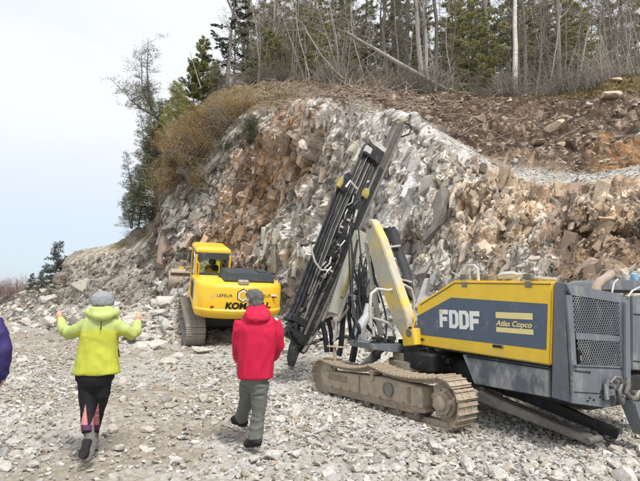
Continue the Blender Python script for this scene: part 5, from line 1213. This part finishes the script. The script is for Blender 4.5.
m = MB(); m.tube([(-1.2, 1.2, 2.1), (-1.2, 1.2, 2.6), (-.5, 1.2, 2.6), (-.5, 1.2, 2.1)], .02, 6); m.build('hand_rail', M_ky, ex)
m = MB(); m.tube([(-1.9, -1.32, 2.1), (-1.9, -1.36, 2.32)], .02, 6); m.tube([(-1.9, -1.36, 2.3), (-1.9, -1.5, 2.36)], .05, 8); m.build('mirror', M_kg, ex)
# cab
CX0, CX1, CY0, CY1, CZ0, CZ1 = -.25, 1.55, .02, 1.22, 1.28, 3.0
m = MB()
for y in (CY0, CY1):
    s_ = .05 if y == CY0 else -.05
    for x, w_ in ((CX0, .14), (CX1, .09)): m.box((x + (w_ / 2 if x == CX0 else -w_ / 2), y + s_, (CZ0 + CZ1) / 2 - .1), (w_, .13 if x == CX0 else .09, CZ1 - CZ0 - .2), bev=.02)
m.box(((CX0 + CX1) / 2, (CY0 + CY1) / 2, 1.36), (CX1 - CX0, CY1 - CY0, .2), bev=.03)
m.box((CX0 + .06, (CY0 + CY1) / 2, 1.78), (.12, CY1 - CY0 - .1, .66), bev=.02)
cabf = m.build('cab', M_ky, ex)
m = MB(); m.hull([(x, y, z) for x, y, z in [(CX0 - .02, CY0, 2.86), (CX0 - .02, CY1, 2.86), (CX1, CY0, 2.86), (CX1, CY1, 2.86), (CX0 + .10, CY0 + .1, 3.06), (CX0 + .10, CY1 - .1, 3.06), (CX1 - .15, CY0 + .1, 3.06), (CX1 - .15, CY1 - .1, 3.06), (CX0 - .02, CY0, 2.96), (CX0 - .02, CY1, 2.96), (CX1, CY0, 2.96), (CX1, CY1, 2.96)]]); m.build('cab_roof', M_ky, ex, bevel=.02)
m = MB(); m.box((CX0 - .012, (CY0 + CY1) / 2, 2.76), (.03, CY1 - CY0 - .12, .22), bev=.01); m.box((CX0 - .012, (CY0 + CY1) / 2, 2.12), (.03, CY1 - CY0 - .2, .10), bev=.01)
m.box((CX0 - .012, CY0 + .1, 2.42), (.03, .08, .56)); m.box((CX0 - .012, CY1 - .1, 2.42), (.03, .08, .56)); m.build('window_frame', M_kg, ex)
M_clear = bpy.data.materials.new('clear_glass'); M_clear.use_nodes = True; _n = M_clear.node_tree; _n.nodes.clear()
_o = _n.nodes.new('ShaderNodeOutputMaterial'); _g = _n.nodes.new('ShaderNodeBsdfGlossy'); _g.inputs['Roughness'].default_value = .04; _tr = _n.nodes.new('ShaderNodeBsdfTransparent'); _tr.inputs[0].default_value = (.82, .9, .86, 1); _mx = _n.nodes.new('ShaderNodeMixShader'); _f = _n.nodes.new('ShaderNodeFresnel'); _f.inputs[0].default_value = 1.8
_n.links.new(_f.outputs[0], _mx.inputs[0]); _n.links.new(_tr.outputs[0], _mx.inputs[1]); _n.links.new(_g.outputs[0], _mx.inputs[2]); _n.links.new(_mx.outputs[0], _o.inputs[0])
m = MB(); m.box((CX0 + .01, (CY0 + CY1) / 2, 2.42), (.012, CY1 - CY0 - .22, .58)); m.build('rear_window', M_clear, ex)
m = MB(); m.box((CX1 - .04, (CY0 + CY1) / 2, 2.2), (.012, CY1 - CY0 - .2, 1.3)); m.build('front_window', M_clear, ex)
for nm, x0, x1 in (('door_window', .62, 1.45), ('side_window', -.08, .54)): m = MB(); m.box(((x0 + x1) / 2, CY1 - .03, 2.35), (x1 - x0, .012, .96)); m.build(nm, M_clear, ex)
m = MB(); m.box(((CX0 + CX1) / 2, CY0 + .05, 2.35), (CX1 - CX0 - .25, .012, .96)); m.build('side_window', M_clear, ex)
m = MB(); m.box((.69, CY1 - .035, 1.66), (1.55, .02, .42), bev=.005); m.box((.58, CY1 - .035, 2.35), (.07, .03, 1.0), bev=.005); m.build('cab_door', M_cabglare, ex)
m = MB(); m.box((CX0 + .45, .62, 1.7), (.5, .5, .3), bev=.06); m.box((CX0 + .28, .62, 2.1), (.14, .48, .62), bev=.06); m.box((CX0 + .26, .62, 2.52), (.1, .26, .2), bev=.04); m.build('operator_seat', M_kg, ex)
m = MB(); m.tube([(CX0 - .05, CY1 + .03, 1.5), (CX0 - .05, CY1 + .05, 2.7), (CX0 + .1, CY1 + .05, 2.85)], .018, 6); m.build('grab_rail', M_cabglare, ex)
m = MB(); m.tube([(1.4, CY1 + .02, 2.2), (1.6, CY1 + .2, 2.4)], .015, 6); m.box((1.6, CY1 + .22, 2.45), (.04, .16, .26), bev=.01); m.build('mirror', M_kg, ex)
# undercarriage
def ex_track(y):
    sh = .60; T = empty('track'); T.parent = ex; T.location = (0, y, 0); r = .40; x0, x1, zc = -1.62, 1.62, .45; path = []
    for i in range(100): path.append((x0 + (x1 - x0) * i / 100., zc - r))
    for i in range(40): a = -pi / 2 + pi * i / 40; path.append((x1 + r * cos(a), zc + r * sin(a)))
    for i in range(100): t = i / 100.; path.append((x1 + (x0 - x1) * t, zc + r - .03 * sin(pi * t)))
    for i in range(40): a = pi / 2 + pi * i / 40; path.append((x0 + r * cos(a), zc + r * sin(a)))
    A = np.array(path + [path[0]]); d = np.r_[0, np.cumsum(np.linalg.norm(np.diff(A, axis=0), axis=1))]; n = int(round(d[-1] / .19)); pit = d[-1] / n
    m = MB(); m.box((0, 0, .008), (pit * .94, sh, .016)); 
    for q_ in (-.33, 0, .33): m.beam((pit * q_, -sh / 2, .026), (pit * q_, sh / 2, .026), .014, .024)
    so = m.build('shoe', M_track, T)
    for k in range(n):
        s_ = k * pit; x = np.interp(s_, d, A[:, 0]); z = np.interp(s_, d, A[:, 1]); x2 = np.interp((s_ + .02) % d[-1], d, A[:, 0]); z2 = np.interp((s_ + .02) % d[-1], d, A[:, 1]); an = math.atan2(z2 - z, x2 - x)
        o = so if k == 0 else bpy.data.objects.new('shoe', so.data)
        if k: COL.objects.link(o); o.parent = T
        o.location = (x, 0, z); o.rotation_euler = (Matrix.Rotation(-an, 3, 'Y') @ Matrix.Rotation(pi, 3, 'X')).to_euler()
    m = MB(); m.box((0, 0, zc), (3.0, .34, .5), bev=.06); m.build('track_frame', M_track, T)
    for nm, x in (('drive_sprocket', x0), ('idler_wheel', x1)): m = MB(); m.tube([(x, -.12, zc), (x, .12, zc)], .33, 20); m.build(nm, M_track, T, True)
ex_track(1.24); ex_track(-1.12)
m = MB(); m.box((0, 0, .62), (2.0, 1.9, .45), bev=.08); m.tube([(0, 0, .8), (0, 0, 1.1)], .62, 24); m.build('undercarriage', M_kg, ex)
# boom, arm and bucket, stretched out low in front
m = MB(); m.prism([(1.0, 1.35), (1.2, 1.7), (2.9, 2.15), (5.0, 1.75), (5.0, 1.5), (2.9, 1.7), (1.6, 1.25)], 1, -.30, .10); m.build('boom', M_ky, ex, bevel=.02)
m = MB(); m.beam((5.0, -.1, 1.65), (6.0, 1.2, 1.0), .3, .38); m.build('arm', M_ky, ex, bevel=.02)
bk = MB(); BC = ex.matrix_world
bpy.context.view_layer.update(); inv = ex.matrix_world.inverted()
def e2(px, py, Y): return inv @ at(px, py, Y)
bp = []
c = e2(180, 280, 21.5)
m = MB(); prof = [(.50, .46), (.1, .55), (-.32, .42), (-.48, .05), (-.40, -.35), (-.1, -.55), (.35, -.52), (.36, -.45), (-.05, -.45), (-.32, -.28), (-.38, .05), (-.22, .35), (.12, .46), (.50, .40)]
m.prism([(c.x - u, c.z + v * .95) for u, v in prof], 1, c.y - .40, c.y + .42); m.build('bucket', M_dust, ex, bevel=.01)
m = MB(); m.tube([(c.x - .1, c.y - .5, c.z), (c.x - .1, c.y + .5, c.z)], .42, 22); m.build('bucket_drum', M_dust, ex, True)
m = MB()
for s_ in (-.40, .42): m.prism([(c.x - u, c.z + v * .95) for u, v in [(.50, .46), (.1, .55), (-.32, .42), (-.48, .05), (-.40, -.35), (-.1, -.55), (.35, -.52), (.2, 0)]], 1, c.y + s_ - .02, c.y + s_ + .02)
m.build('bucket_cheeks', M_dust, ex)
for k in range(5): m = MB(); m.hull([(c.x - .33, c.y - .36 + k * .18 + u, c.z - .50 + v) for u, v in ((-.04, -.03), (.04, -.03), (-.04, .03), (.04, .03))] + [(c.x - .55, c.y - .36 + k * .18, c.z - .50)]); m.build('bucket_tooth', M_steel, ex)
m = MB(); m.beam((c.x - .1, c.y, c.z + .5), (5.8, c.y - .3, 1.4), .2, .2); m.build('linkage', M_ky, ex)
# ---------------------------------------------------------------- people
def loft(m, rings, n=20):
    """rings: (centre, rx, ry[, tilt])"""
    vs = []
    for rg_ in rings:
        c, rx, ry = rg_[:3]; c = Vector(c); yaw = rg_[3] if len(rg_) > 3 else 0
        for j in range(n):
            a = 2 * pi * j / n; ca = math.copysign(abs(cos(a)) ** .85, cos(a)); sa = math.copysign(abs(sin(a)) ** .85, sin(a)); p = Vector((rx * ca, ry * sa, 0)); p.rotate(Matrix.Rotation(yaw, 3, 'Z')); vs.append(c + p)
    k = len(rings); fs = [(i * n + j, i * n + (j + 1) % n, (i + 1) * n + (j + 1) % n, (i + 1) * n + j) for i in range(k - 1) for j in range(n)]
    fs += [tuple(range(n))[::-1], tuple((k - 1) * n + j for j in range(n))]; m.add(vs, fs)
def ball(m, c, r, n=10):
    c = Vector(c); r = Vector(r) if isinstance(r, (tuple, list)) else Vector((r, r, r)); rings = []
    loft(m, [((c.x, c.y, c.z + r.z * -cos(pi * i / n)), max(.001, r.x * sin(pi * i / n)), max(.001, r.y * sin(pi * i / n))) for i in range(n + 1)], 16)
def skin(name, m, voxel, mat, parent, smooth=5, wr=0.0, ws=14, seed=0, stretch=(1, 1, 1), hem=None, color=None):
    me = bpy.data.meshes.new(name + '_tmp'); me.from_pydata([tuple(p) for p in m.v], [], m.f); me.update()
    import bmesh
    b = bmesh.new(); b.from_mesh(me); bmesh.ops.recalc_face_normals(b, faces=b.faces[:]); b.to_mesh(me); b.free()
    o = bpy.data.objects.new(name, me); COL.objects.link(o)
    q = o.modifiers.new('r', 'REMESH'); q.mode = 'VOXEL'; q.voxel_size = voxel
    q = o.modifiers.new('s', 'SMOOTH'); q.iterations = smooth; q.factor = .5
    dg = bpy.context.evaluated_depsgraph_get(); me2 = bpy.data.meshes.new_from_object(o.evaluated_get(dg)); bpy.data.objects.remove(o)
    n = len(me2.vertices); co = np.empty(n * 3, np.float32); me2.vertices.foreach_get('co', co); co = co.reshape(-1, 3)
    if wr > 0:
        no = np.empty(n * 3, np.float32); me2.vertices.foreach_get('normal', no); no = no.reshape(-1, 3)
        q_ = co * np.array(stretch) * ws; q_ = q_ + 1.2 * np.stack([fbm(q_ * .4, 2, seed + 3), fbm(q_ * .4, 2, seed + 5), fbm(q_ * .4, 2, seed + 7)], 1)
        rdg = 1 - np.abs(2 * fbm(q_, 2, seed) - 1) * 3; co = co + no * (np.clip(rdg, -1, 1) * wr + (fbm(co * 4, 2, seed + 9) - .5)[:, None].ravel() * wr * 1.5)[:, None]
        me2.vertices.foreach_set('co', co.astype(np.float32).ravel())
    me2.polygons.foreach_set('use_smooth', np.ones(len(me2.polygons), bool))
    if color is not None: vcol(me2, color(co))
    me2.materials.clear(); me2.update(); me2.name = name
    return link(name, me2, mat, parent)
M_skin = material('skin', (.55, .33, .24), rough=.55, vary=.08, scale=12)
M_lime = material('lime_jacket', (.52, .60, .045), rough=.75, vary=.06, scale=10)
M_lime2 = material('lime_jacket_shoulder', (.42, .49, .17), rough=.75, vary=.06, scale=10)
M_red2 = material('crimson_jacket', (.50, .008, .048), rough=.7, vary=.10, scale=6, bump=.10, bump_scale=60)
M_navyj = material('navy_jacket', (.035, .025, .12), rough=.7, vary=.1, scale=10)
M_leg = material('black_leggings', (.012, .012, .014), rough=.8)
M_legc = material('leggings_print', attr='tint', rough=.8)
M_trou = material('grey_trousers', (.135, .14, .125), rough=.9, vary=.12, scale=9)
M_boot = material('grey_boots', (.16, .15, .14), rough=.85, vary=.3, scale=20)
M_bootd = material('black_boots', (.022, .02, .022), rough=.7, vary=.3, scale=20)
M_hair = material('grey_hair', (.17, .16, .155), rough=.6, vary=.25, scale=14, bump=1.0, bump_scale=150)
M_hat = material('grey_knit', (.30, .31, .33), rough=.95, vary=.10, scale=20, bump=.5, bump_scale=160)
for _m in (M_lime2, M_red2, M_navyj, M_trou):
    pass
M_soft = material('white_emblem', (.75, .75, .75), rough=.7)
def hand(m, wrist, dirv, palmn, s=1.0, curl=.5):
    """palm and five fingers, as tubes that merge with the arm"""
    w_ = Vector(wrist); d = Vector(dirv).normalized(); n_ = Vector(palmn); n_ = (n_ - d * n_.dot(d)).normalized(); sd_ = d.cross(n_)
    m.tube([w_ - d * .02, w_ + d * .03 * s, w_ + d * .085 * s], [.026 * s, .034 * s, .036 * s], 8)
    for i, (o_, L_) in enumerate([(-.03, .062), (-.010, .076), (.011, .082), (.031, .075)]):
        a = w_ + d * .075 * s + sd_ * o_ * s; b = a + (d + n_ * curl * .4 + sd_ * o_ * 2.5) * L_ * .5 * s; c = b + (d * .7 + n_ * curl * 1.2) * L_ * .5 * s; m.tube([a, b, c], [.011 * s, .010 * s, .008 * s], 6)
    a = w_ + d * .03 * s + sd_ * .03 * s; m.tube([a, a + (d * .5 + sd_ * .9) * .035 * s, a + (d * 1.1 + sd_ * .9) * .055 * s], [.015 * s, .012 * s, .009 * s], 6)
def head(m, c, face, s=1.0):
    """skull, jaw, nose, ears; face: horizontal looking direction"""
    c = Vector(c); f = Vector(face).normalized(); r_ = Vector((0, 0, 1)).cross(f) * -1
    ball(m, c, (.078 * s, .078 * s, .105 * s)); ball(m, c + f * .012 - Vector((0, 0, -.02)), (.078 * s, .085 * s, .085 * s)); ball(m, c + f * -.02 + Vector((0, 0, .03)), .082 * s)
    ball(m, c + f * .035 + Vector((0, 0, -.065)), (.055 * s, .055 * s, .05 * s))
    m.tube([c + f * .085 + Vector((0, 0, .015)), c + f * .112 + Vector((0, 0, -.02)), c + f * .09 + Vector((0, 0, -.03))], [.010, .015, .010], 6)
    for s_ in (-1, 1): m.tube([c + r_ * s_ * .076 + Vector((0, 0, .015)), c + r_ * s_ * .090 - f * .012 + Vector((0, 0, .0)), c + r_ * s_ * .078 + Vector((0, 0, -.028))], [.012, .017, .010], 6)
    m.tube([c + Vector((0, 0, -.06)), c + Vector((0, 0, -.19)) - f * .01], [.052 * s, .06 * s], 12)
def eyes(parent, c, face):
    c = Vector(c); f = Vector(face).normalized(); r_ = Vector((0, 0, 1)).cross(f) * -1
    for s_ in (-1, 1): m = MB(); ball(m, c + f * .088 + r_ * s_ * .031 + Vector((0, 0, .008)), (.012, .012, .009), 6); m.build('eye', M_bootd, parent, True)
    m = MB(); m.tube([c + f * .090 - r_ * .024 + Vector((0, 0, -.055)), c + f * .097 + Vector((0, 0, -.054)), c + f * .090 + r_ * .024 + Vector((0, 0, -.055))], .006, 6); m.build('mouth', material('lips', (.4, .16, .13), rough=.6), parent, True)

# --- woman in the lime jacket, seen from behind, arms raised, stepping away
def Wp(px, py, dy=0.0): return at(px, py, 4.85 + dy)
pe = empty('person'); tag(pe, 'person in a lime hooded jacket, grey beanie and black leggings walking with raised arms', 'person')
m = MB(); head(m, Wp(102, 302, .02), (0, 1, 0), .95)
loft(m, [(Wp(98, 378), .15, .11), (Wp(99, 360), .13, .10), (Wp(101, 335), .15, .10), (Wp(102, 321), .14, .08), (Wp(102, 315), .06, .06)])
for s_ in (-1, 1):
    sh_, el_, wr_ = (Wp(87, 324), Wp(68, 333, .12), Wp(60, 320, .29)) if s_ < 0 else (Wp(117, 324), Wp(133, 334, .12), Wp(137, 322.5, .29))
    m.tube([sh_, sh_.lerp(el_, .5), el_], [.048, .042, .036], 8); m.tube([el_, el_.lerp(wr_, .5), wr_], [.038, .034, .024], 8)
    hand(m, wr_, (-.25 if s_ < 0 else .05, .2, .7), (0, 1, .1), .8, .5)
L_hip, R_hip = Wp(88.5, 378), Wp(101, 378)
m.tube([R_hip, Wp(99, 408, .06), Wp(94, 430, .16), Wp(94, 440, .2)], [.055, .045, .036, .02], 10)
m.tube([L_hip, Wp(88, 410, -.02), Wp(88, 430, -.10), Wp(87, 438, -.12)], [.055, .045, .036, .02], 10)
skin('body', m, .009, M_skin, pe, 3)
eyes(pe, Wp(102, 302, .02), (0, 1, 0))
m = MB(); loft(m, [(Wp(96, 373.5), .225, .155), (Wp(96.3, 369), .220, .16), (Wp(97.3, 358), .196, .15), (Wp(99, 345), .183, .14), (Wp(100.5, 333), .180, .135), (Wp(101, 325), .185, .125), (Wp(101.5, 319), .165, .11), (Wp(102, 314.5), .105, .09), (Wp(102, 311), .085, .085)])
def sleeve(m, pts, rs): m.tube(pts, rs, 12)
sleeve(m, [Wp(88, 325), Wp(79, 330, .03), Wp(70, 333, .09), Wp(64.5, 330, .17), Wp(60.5, 319.5, .28)], [.080, .066, .066, .056, .040])
sleeve(m, [Wp(115, 325), Wp(124, 330, .03), Wp(131, 334, .09), Wp(136, 331, .17), Wp(137, 322, .28)], [.080, .066, .066, .056, .040])
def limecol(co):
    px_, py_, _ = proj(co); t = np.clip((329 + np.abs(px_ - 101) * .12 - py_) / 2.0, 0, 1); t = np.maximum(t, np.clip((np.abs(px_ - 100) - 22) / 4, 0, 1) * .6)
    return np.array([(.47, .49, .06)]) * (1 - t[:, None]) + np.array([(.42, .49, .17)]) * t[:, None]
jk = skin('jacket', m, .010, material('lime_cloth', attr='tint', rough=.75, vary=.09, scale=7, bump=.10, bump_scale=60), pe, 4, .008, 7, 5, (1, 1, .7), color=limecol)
m = MB()      # hood lying on the shoulders
for k in range(9):
    t = k / 8.; a = Wp(86.5 + 31 * t, 312 + 5.0 * sin(pi * t), -.13 * sin(pi * t) - .01); 
    if k: m.tube([pv, a], [.034, .034], 10)
    pv = a
loft(m, [(Wp(101, 321, -.10), .05, .03), (Wp(101, 317, -.11), .10, .035), (Wp(102, 312, -.08), .115, .05), (Wp(102, 308, -.02), .10, .09), (Wp(102, 306, 0), .09, .085)])
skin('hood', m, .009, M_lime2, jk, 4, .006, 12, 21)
m = MB(); m.tube([Wp(101, 321, -.165), Wp(101.2, 326, -.162), Wp(100.6, 330, -.155)], .005, 5); m.build('cord', M_bootd, jk)
m = MB(); m.tube([Wp(83, 332.0, -.15), Wp(92, 331.3, -.185), Wp(101, 331, -.19), Wp(110, 331.3, -.185), Wp(118, 332, -.15)], .004, 4); m.build('yoke_seam', M_lime2, jk)
m = MB(); m.tube([Wp(118.3, 349, -.05), Wp(119.3, 357, -.06)], .007, 5); m.build('pocket_zip', M_bootd, jk)
m = MB(); ball(m, Wp(102.5, 299.5, .01), (.103, .108, .085)); loft(m, [(Wp(102.5, 305.5, .01), .098, .105), (Wp(102.5, 301, .01), .108, .113), (Wp(102.5, 296, .01), .10, .105)]); skin('beanie', m, .008, M_hat, pe, 3, .004, 30, 31)
m = MB(); loft(m, [(Wp(102.5, 308, .0), .08, .085), (Wp(102.5, 304, .0), .088, .095)]); m.build('hair', M_hair, pe, True)
def legcol(co):
    px_, py_, _ = proj(co); c = np.repeat(np.array([(.012, .012, .014)]), len(co), 0)
    for x0, y0, x1, hw in ((85.5, 404, 84, 3.8), (98.5, 403, 95, 4.4)):
        t = np.clip((py_ - y0) / 22, 0, 1); inside = (np.abs(px_ - (x0 + (x1 - x0) * t)) < hw * t) & (py_ > y0) & (py_ < y0 + 22)
        pt = (vnoise(co * 60, 3) > .5)
        c[inside] = np.where(pt[inside, None], np.array([(.62, .22, .22)]), np.array([(.46, .20, .24)]))
    c[(py_ > 425) & (py_ < 430)] = (.10, .03, .09); return c
m = MB(); loft(m, [(Wp(95.5, 362), .17, .13), (Wp(95.5, 370), .182, .14), (Wp(95, 378), .178, .14), (Wp(95, 384), .14, .12), (Wp(95, 390), .07, .07)])
m.tube([Wp(102, 374), Wp(101, 394, .03), Wp(98, 409, .07), Wp(95.5, 421, .12), Wp(94, 434, .20)], [.094, .084, .066, .058, .042], 14)
m.tube([Wp(87.5, 374), Wp(87.5, 394, -.01), Wp(87.5, 409, -.04), Wp(87, 421, -.08), Wp(86.5, 433, -.13)], [.094, .083, .064, .056, .045], 14)
skin('leggings', m, .0055, M_legc, pe, 4, .003, 14, 41, color=legcol)
# rear boot: heel up, sole facing us
def boot(px0, py0, px1, py1, y0, y1, mat, name='boot', w_=.048, shaft=None, up=(0, -1, 0)):
    """heel -> toe; w_ half width"""
    h, t = at(px0, py0, y0), at(px1, py1, y1); d = (t - h); L_ = d.length; d.normalize(); m = MB(); u = Vector(up); u = (u - d * u.dot(d)).normalized()
    for k, (s0, rr, lift) in enumerate([(0.04, .9, .035), (.2, .95, .04), (.4, .85, .04), (.62, 1.0, .032), (.8, .98, .024), (.96, .7, .018)]):
        c = h + d * L_ * s0 + u * (lift + (.022 if abs(Vector(up).y) > .5 else .006)); ball(m, c, w_ * rr, 8)
        if k: m.tube([pc, c], [w_ * pr, w_ * rr], 10)
        pc, pr = c, rr
    if shaft: m.tube([h + d * L_ * .2 + u * .05, (h + d * L_ * .2 + u * .05).lerp(Vector(shaft), .6), Vector(shaft)], [w_ * .98, w_ * .95, w_ * 1.12], 12)
    o = skin(name, m, .007, mat, pe if mat is M_boot else None, 2, .003, 30, 3)
    m = MB(); a_ = h + d * (-.01); s_ = d.cross(u); pts = []
    for t_, ww in ((-.01, .7), (.05, .85), (.3, .72), (.45, .68), (.68, .95), (.88, .82), (1.0, .4)): pts.append((t_, ww))
    vs = []; 
    for lift in ((-.030, .004) if shaft is not None and abs(Vector(up).y) > .5 else (-.010, .008)):
        for t_, ww in pts: vs.append(h + d * L_ * t_ + s_ * w_ * ww + u * lift)
        for t_, ww in pts[::-1]: vs.append(h + d * L_ * t_ - s_ * w_ * ww + u * lift)
    n = len(pts) * 2; m.add(vs, [tuple(range(n))[::-1], tuple(range(n, 2 * n))] + [(i, (i + 1) % n, (i + 1) % n + n, i + n) for i in range(n)]); so = m.build('sole', M_bootd if mat is M_boot else mat, o)
    return o
boot(88.5, 440, 83.5, 459, 4.70, 4.62, M_boot, shaft=Wp(88, 426, -.08), up=(0.15, .9, .35), w_=.05)
boot(94, 451, 92, 446, 5.02, 5.24, M_boot, shaft=Wp(94.5, 428, .18), up=(0, 0, 1), w_=.045)

# --- man in the crimson jacket
def Mp(px, py, dy=0.0): return at(px, py, 5.15 + dy)
pm = empty('person'); tag(pm, 'grey-haired person in a crimson jacket and grey trousers walking away from the camera', 'person')
fd = Vector((-.55, .83, 0)).normalized()
m = MB(); HC = Mp(254.5, 300.5, .0); head(m, HC, (-.62, .78, 0), 1.0)
loft(m, [(Mp(254, 378), .10, .08), (Mp(255, 360), .15, .11), (Mp(257, 335), .17, .11), (Mp(257, 320), .15, .09), (Mp(256, 314), .06, .06)])
for sh_, el_, wr_ in ((Mp(241, 324, -.02), Mp(238, 345, .02), Mp(239, 358, .18)), (Mp(274, 324, .06), Mp(279, 345, .12), Mp(270, 356, .30))):
    m.tube([sh_, sh_.lerp(el_, .5), el_], [.052, .046, .04], 8); m.tube([el_, el_.lerp(wr_, .5), wr_], [.042, .038, .028], 8); hand(m, wr_, (fd.x, fd.y, -.3), (1, 0, 0), 1.0, .4)
m.tube([Mp(259, 378, -.01), Mp(259, 410), Mp(256, 432, -.03), Mp(255, 440, -.04)], [.07, .055, .04, .03], 10)
m.tube([Mp(250, 378, .03), Mp(246.5, 402, .22), Mp(242, 416, .42), Mp(241, 419, .45)], [.07, .055, .04, .03], 10)
skin('body', m, .010, M_skin, pm, 3); eyes(pm, HC, (-.62, .78, 0))
m = MB()
loft(m, [(Mp(255.8, 377.5), .182, .16), (Mp(255.8, 371), .186, .165), (Mp(256, 358), .19, .165), (Mp(257, 342), .205, .165), (Mp(257.5, 330), .21, .155), (Mp(257.5, 321), .18, .135), (Mp(257, 315), .14, .11), (Mp(256.5, 309), .088, .09), (Mp(256, 306), .08, .085)])
m.tube([Mp(243, 322.5, -.01), Mp(239.5, 335, 0), Mp(239, 347, .04), Mp(240, 357, .14), Mp(243, 361, .22)], [.088, .080, .075, .068, .06], 12)
m.tube([Mp(272, 322.5, .04), Mp(276.5, 334, .06), Mp(277.5, 345, .10), Mp(273, 355, .20), Mp(266, 360, .26)], [.088, .078, .074, .066, .06], 12)
jr = skin('jacket', m, .010, M_red2, pm, 4, .009, 6.5, 61, (1.2, 1, .6))
m = MB(); loft(m, [(Mp(258, 323, -.13), .05, .03), (Mp(258, 319, -.13), .12, .05), (Mp(257.5, 313, -.08), .14, .075), (Mp(257, 308, -.01), .10, .10), (Mp(256.5, 304.5, .01), .086, .09)]); skin('hood', m, .009, M_red2, jr, 4, .006, 10, 71)
m = MB(); m.box(tuple(Mp(276.5, 319, -.045)), (.035, .008, .02), rot=Matrix.Rotation(.5, 3, 'Y')); m.build('emblem', M_soft, jr)
m = MB(); ball(m, HC + Vector((.014, -.018, .030)), (.086, .088, .088)); ball(m, HC + Vector((.026, -.036, -.015)), (.066, .066, .075)); ball(m, HC + Vector((-.03, .03, .065)), (.066, .066, .050))
skin('hair', m, .007, M_hair, pm, 2, .007, 40, 81, (1, 1, .5))
m = MB(); loft(m, [(Mp(255, 366), .16, .13), (Mp(254.5, 375), .165, .135), (Mp(254, 383), .13, .11), (Mp(254, 388), .08, .07)])
m.tube([Mp(259, 383, -.02), Mp(259, 398, -.01), Mp(258.5, 412, 0), Mp(257, 426, -.02), Mp(255, 440, -.04)], [.105, .086, .074, .070, .070], 14)
m.tube([Mp(249, 383, .03), Mp(247.5, 394, .12), Mp(246, 403, .22), Mp(243.5, 411, .34), Mp(241.5, 418.5, .44)], [.102, .086, .074, .070, .066], 14)
skin('trousers', m, .009, M_trou, pm, 4, .008, 9, 91, (1, 1, 1.6))
for args in ((259, 445.5, 246.5, 446.5, 5.07, 5.17, Mp(255, 438, -.04)), (244.8, 426, 233, 421.5, 5.60, 5.78, Mp(241, 417, .45))):
    o = boot(*args[:6], M_bootd, shaft=args[6], up=(0, 0, 1), w_=.048); o.parent = pm
# --- person in the navy jacket, only the sleeve in the picture
def Np(px, py, dy=0.0): return at(px, py, 4.6 + dy)
pn = empty('person'); tag(pn, 'person in a navy jacket cut off by the left edge, only the sleeve showing', 'person')
m = MB(); head(m, Np(-24, 300), (0, 1, 0))
loft(m, [(Np(-24, 384), .15, .11), (Np(-24, 340), .16, .11), (Np(-24, 320), .15, .09), (Np(-24, 314), .06, .06)])
for s_ in (-1, 1):
    a_, b_, c_ = Np(-24 + s_ * 17, 325), Np(-24 + s_ * 26, 352), Np(-24 + s_ * 22, 378, .06); m.tube([a_, b_], [.05, .04], 8); m.tube([b_, c_], [.04, .028], 8); hand(m, c_, (0, .1, -1), (-s_, 0, 0), 1.0, .5)
    m.tube([Np(-24 + s_ * 8, 384), Np(-24 + s_ * 9, 420), Np(-24 + s_ * 9, 458, .04)], [.08, .055, .04], 10)
skin('body', m, .011, M_skin, pn, 3); eyes(pn, Np(-24, 300), (0, 1, 0))
m = MB(); loft(m, [(Np(-24, 385), .20, .16), (Np(-24, 350), .19, .15), (Np(-24, 325), .19, .13), (Np(-24, 315), .12, .1), (Np(-24, 309), .08, .08)])
for s_ in (-1, 1): m.tube([Np(-24 + s_ * 16, 322), Np(-24 + s_ * 23, 336), Np(-24 + s_ * 27.5, 350, .0), Np(-24 + s_ * 26.5, 364, .03), Np(-24 + s_ * 24, 379, .06)], [.085, .078, .074, .066, .052], 12)
skin('jacket', m, .010, M_navyj, pn, 4, .009, 8, 111)
m = MB(); loft(m, [(Np(-24, 372), .17, .13), (Np(-24, 390), .17, .13)])
for s_ in (-1, 1): m.tube([Np(-24 + s_ * 8, 388), Np(-24 + s_ * 9, 420), Np(-24 + s_ * 9, 455, .04)], [.10, .08, .065], 12)
skin('trousers', m, .011, M_trou, pn, 4, .006, 8, 121)
for s_ in (-1, 1): o = boot(-24 + s_ * 9, 462, -24 + s_ * 10, 452, 4.55, 4.80, M_bootd, shaft=Np(-24 + s_ * 9, 450, .02), up=(0, 0, 1)); o.parent = pn
m = MB(); ball(m, Np(-24, 297.5, -.01), (.10, .105, .11)); skin('hair', m, .009, M_hair, pn, 2, .006, 40, 131)
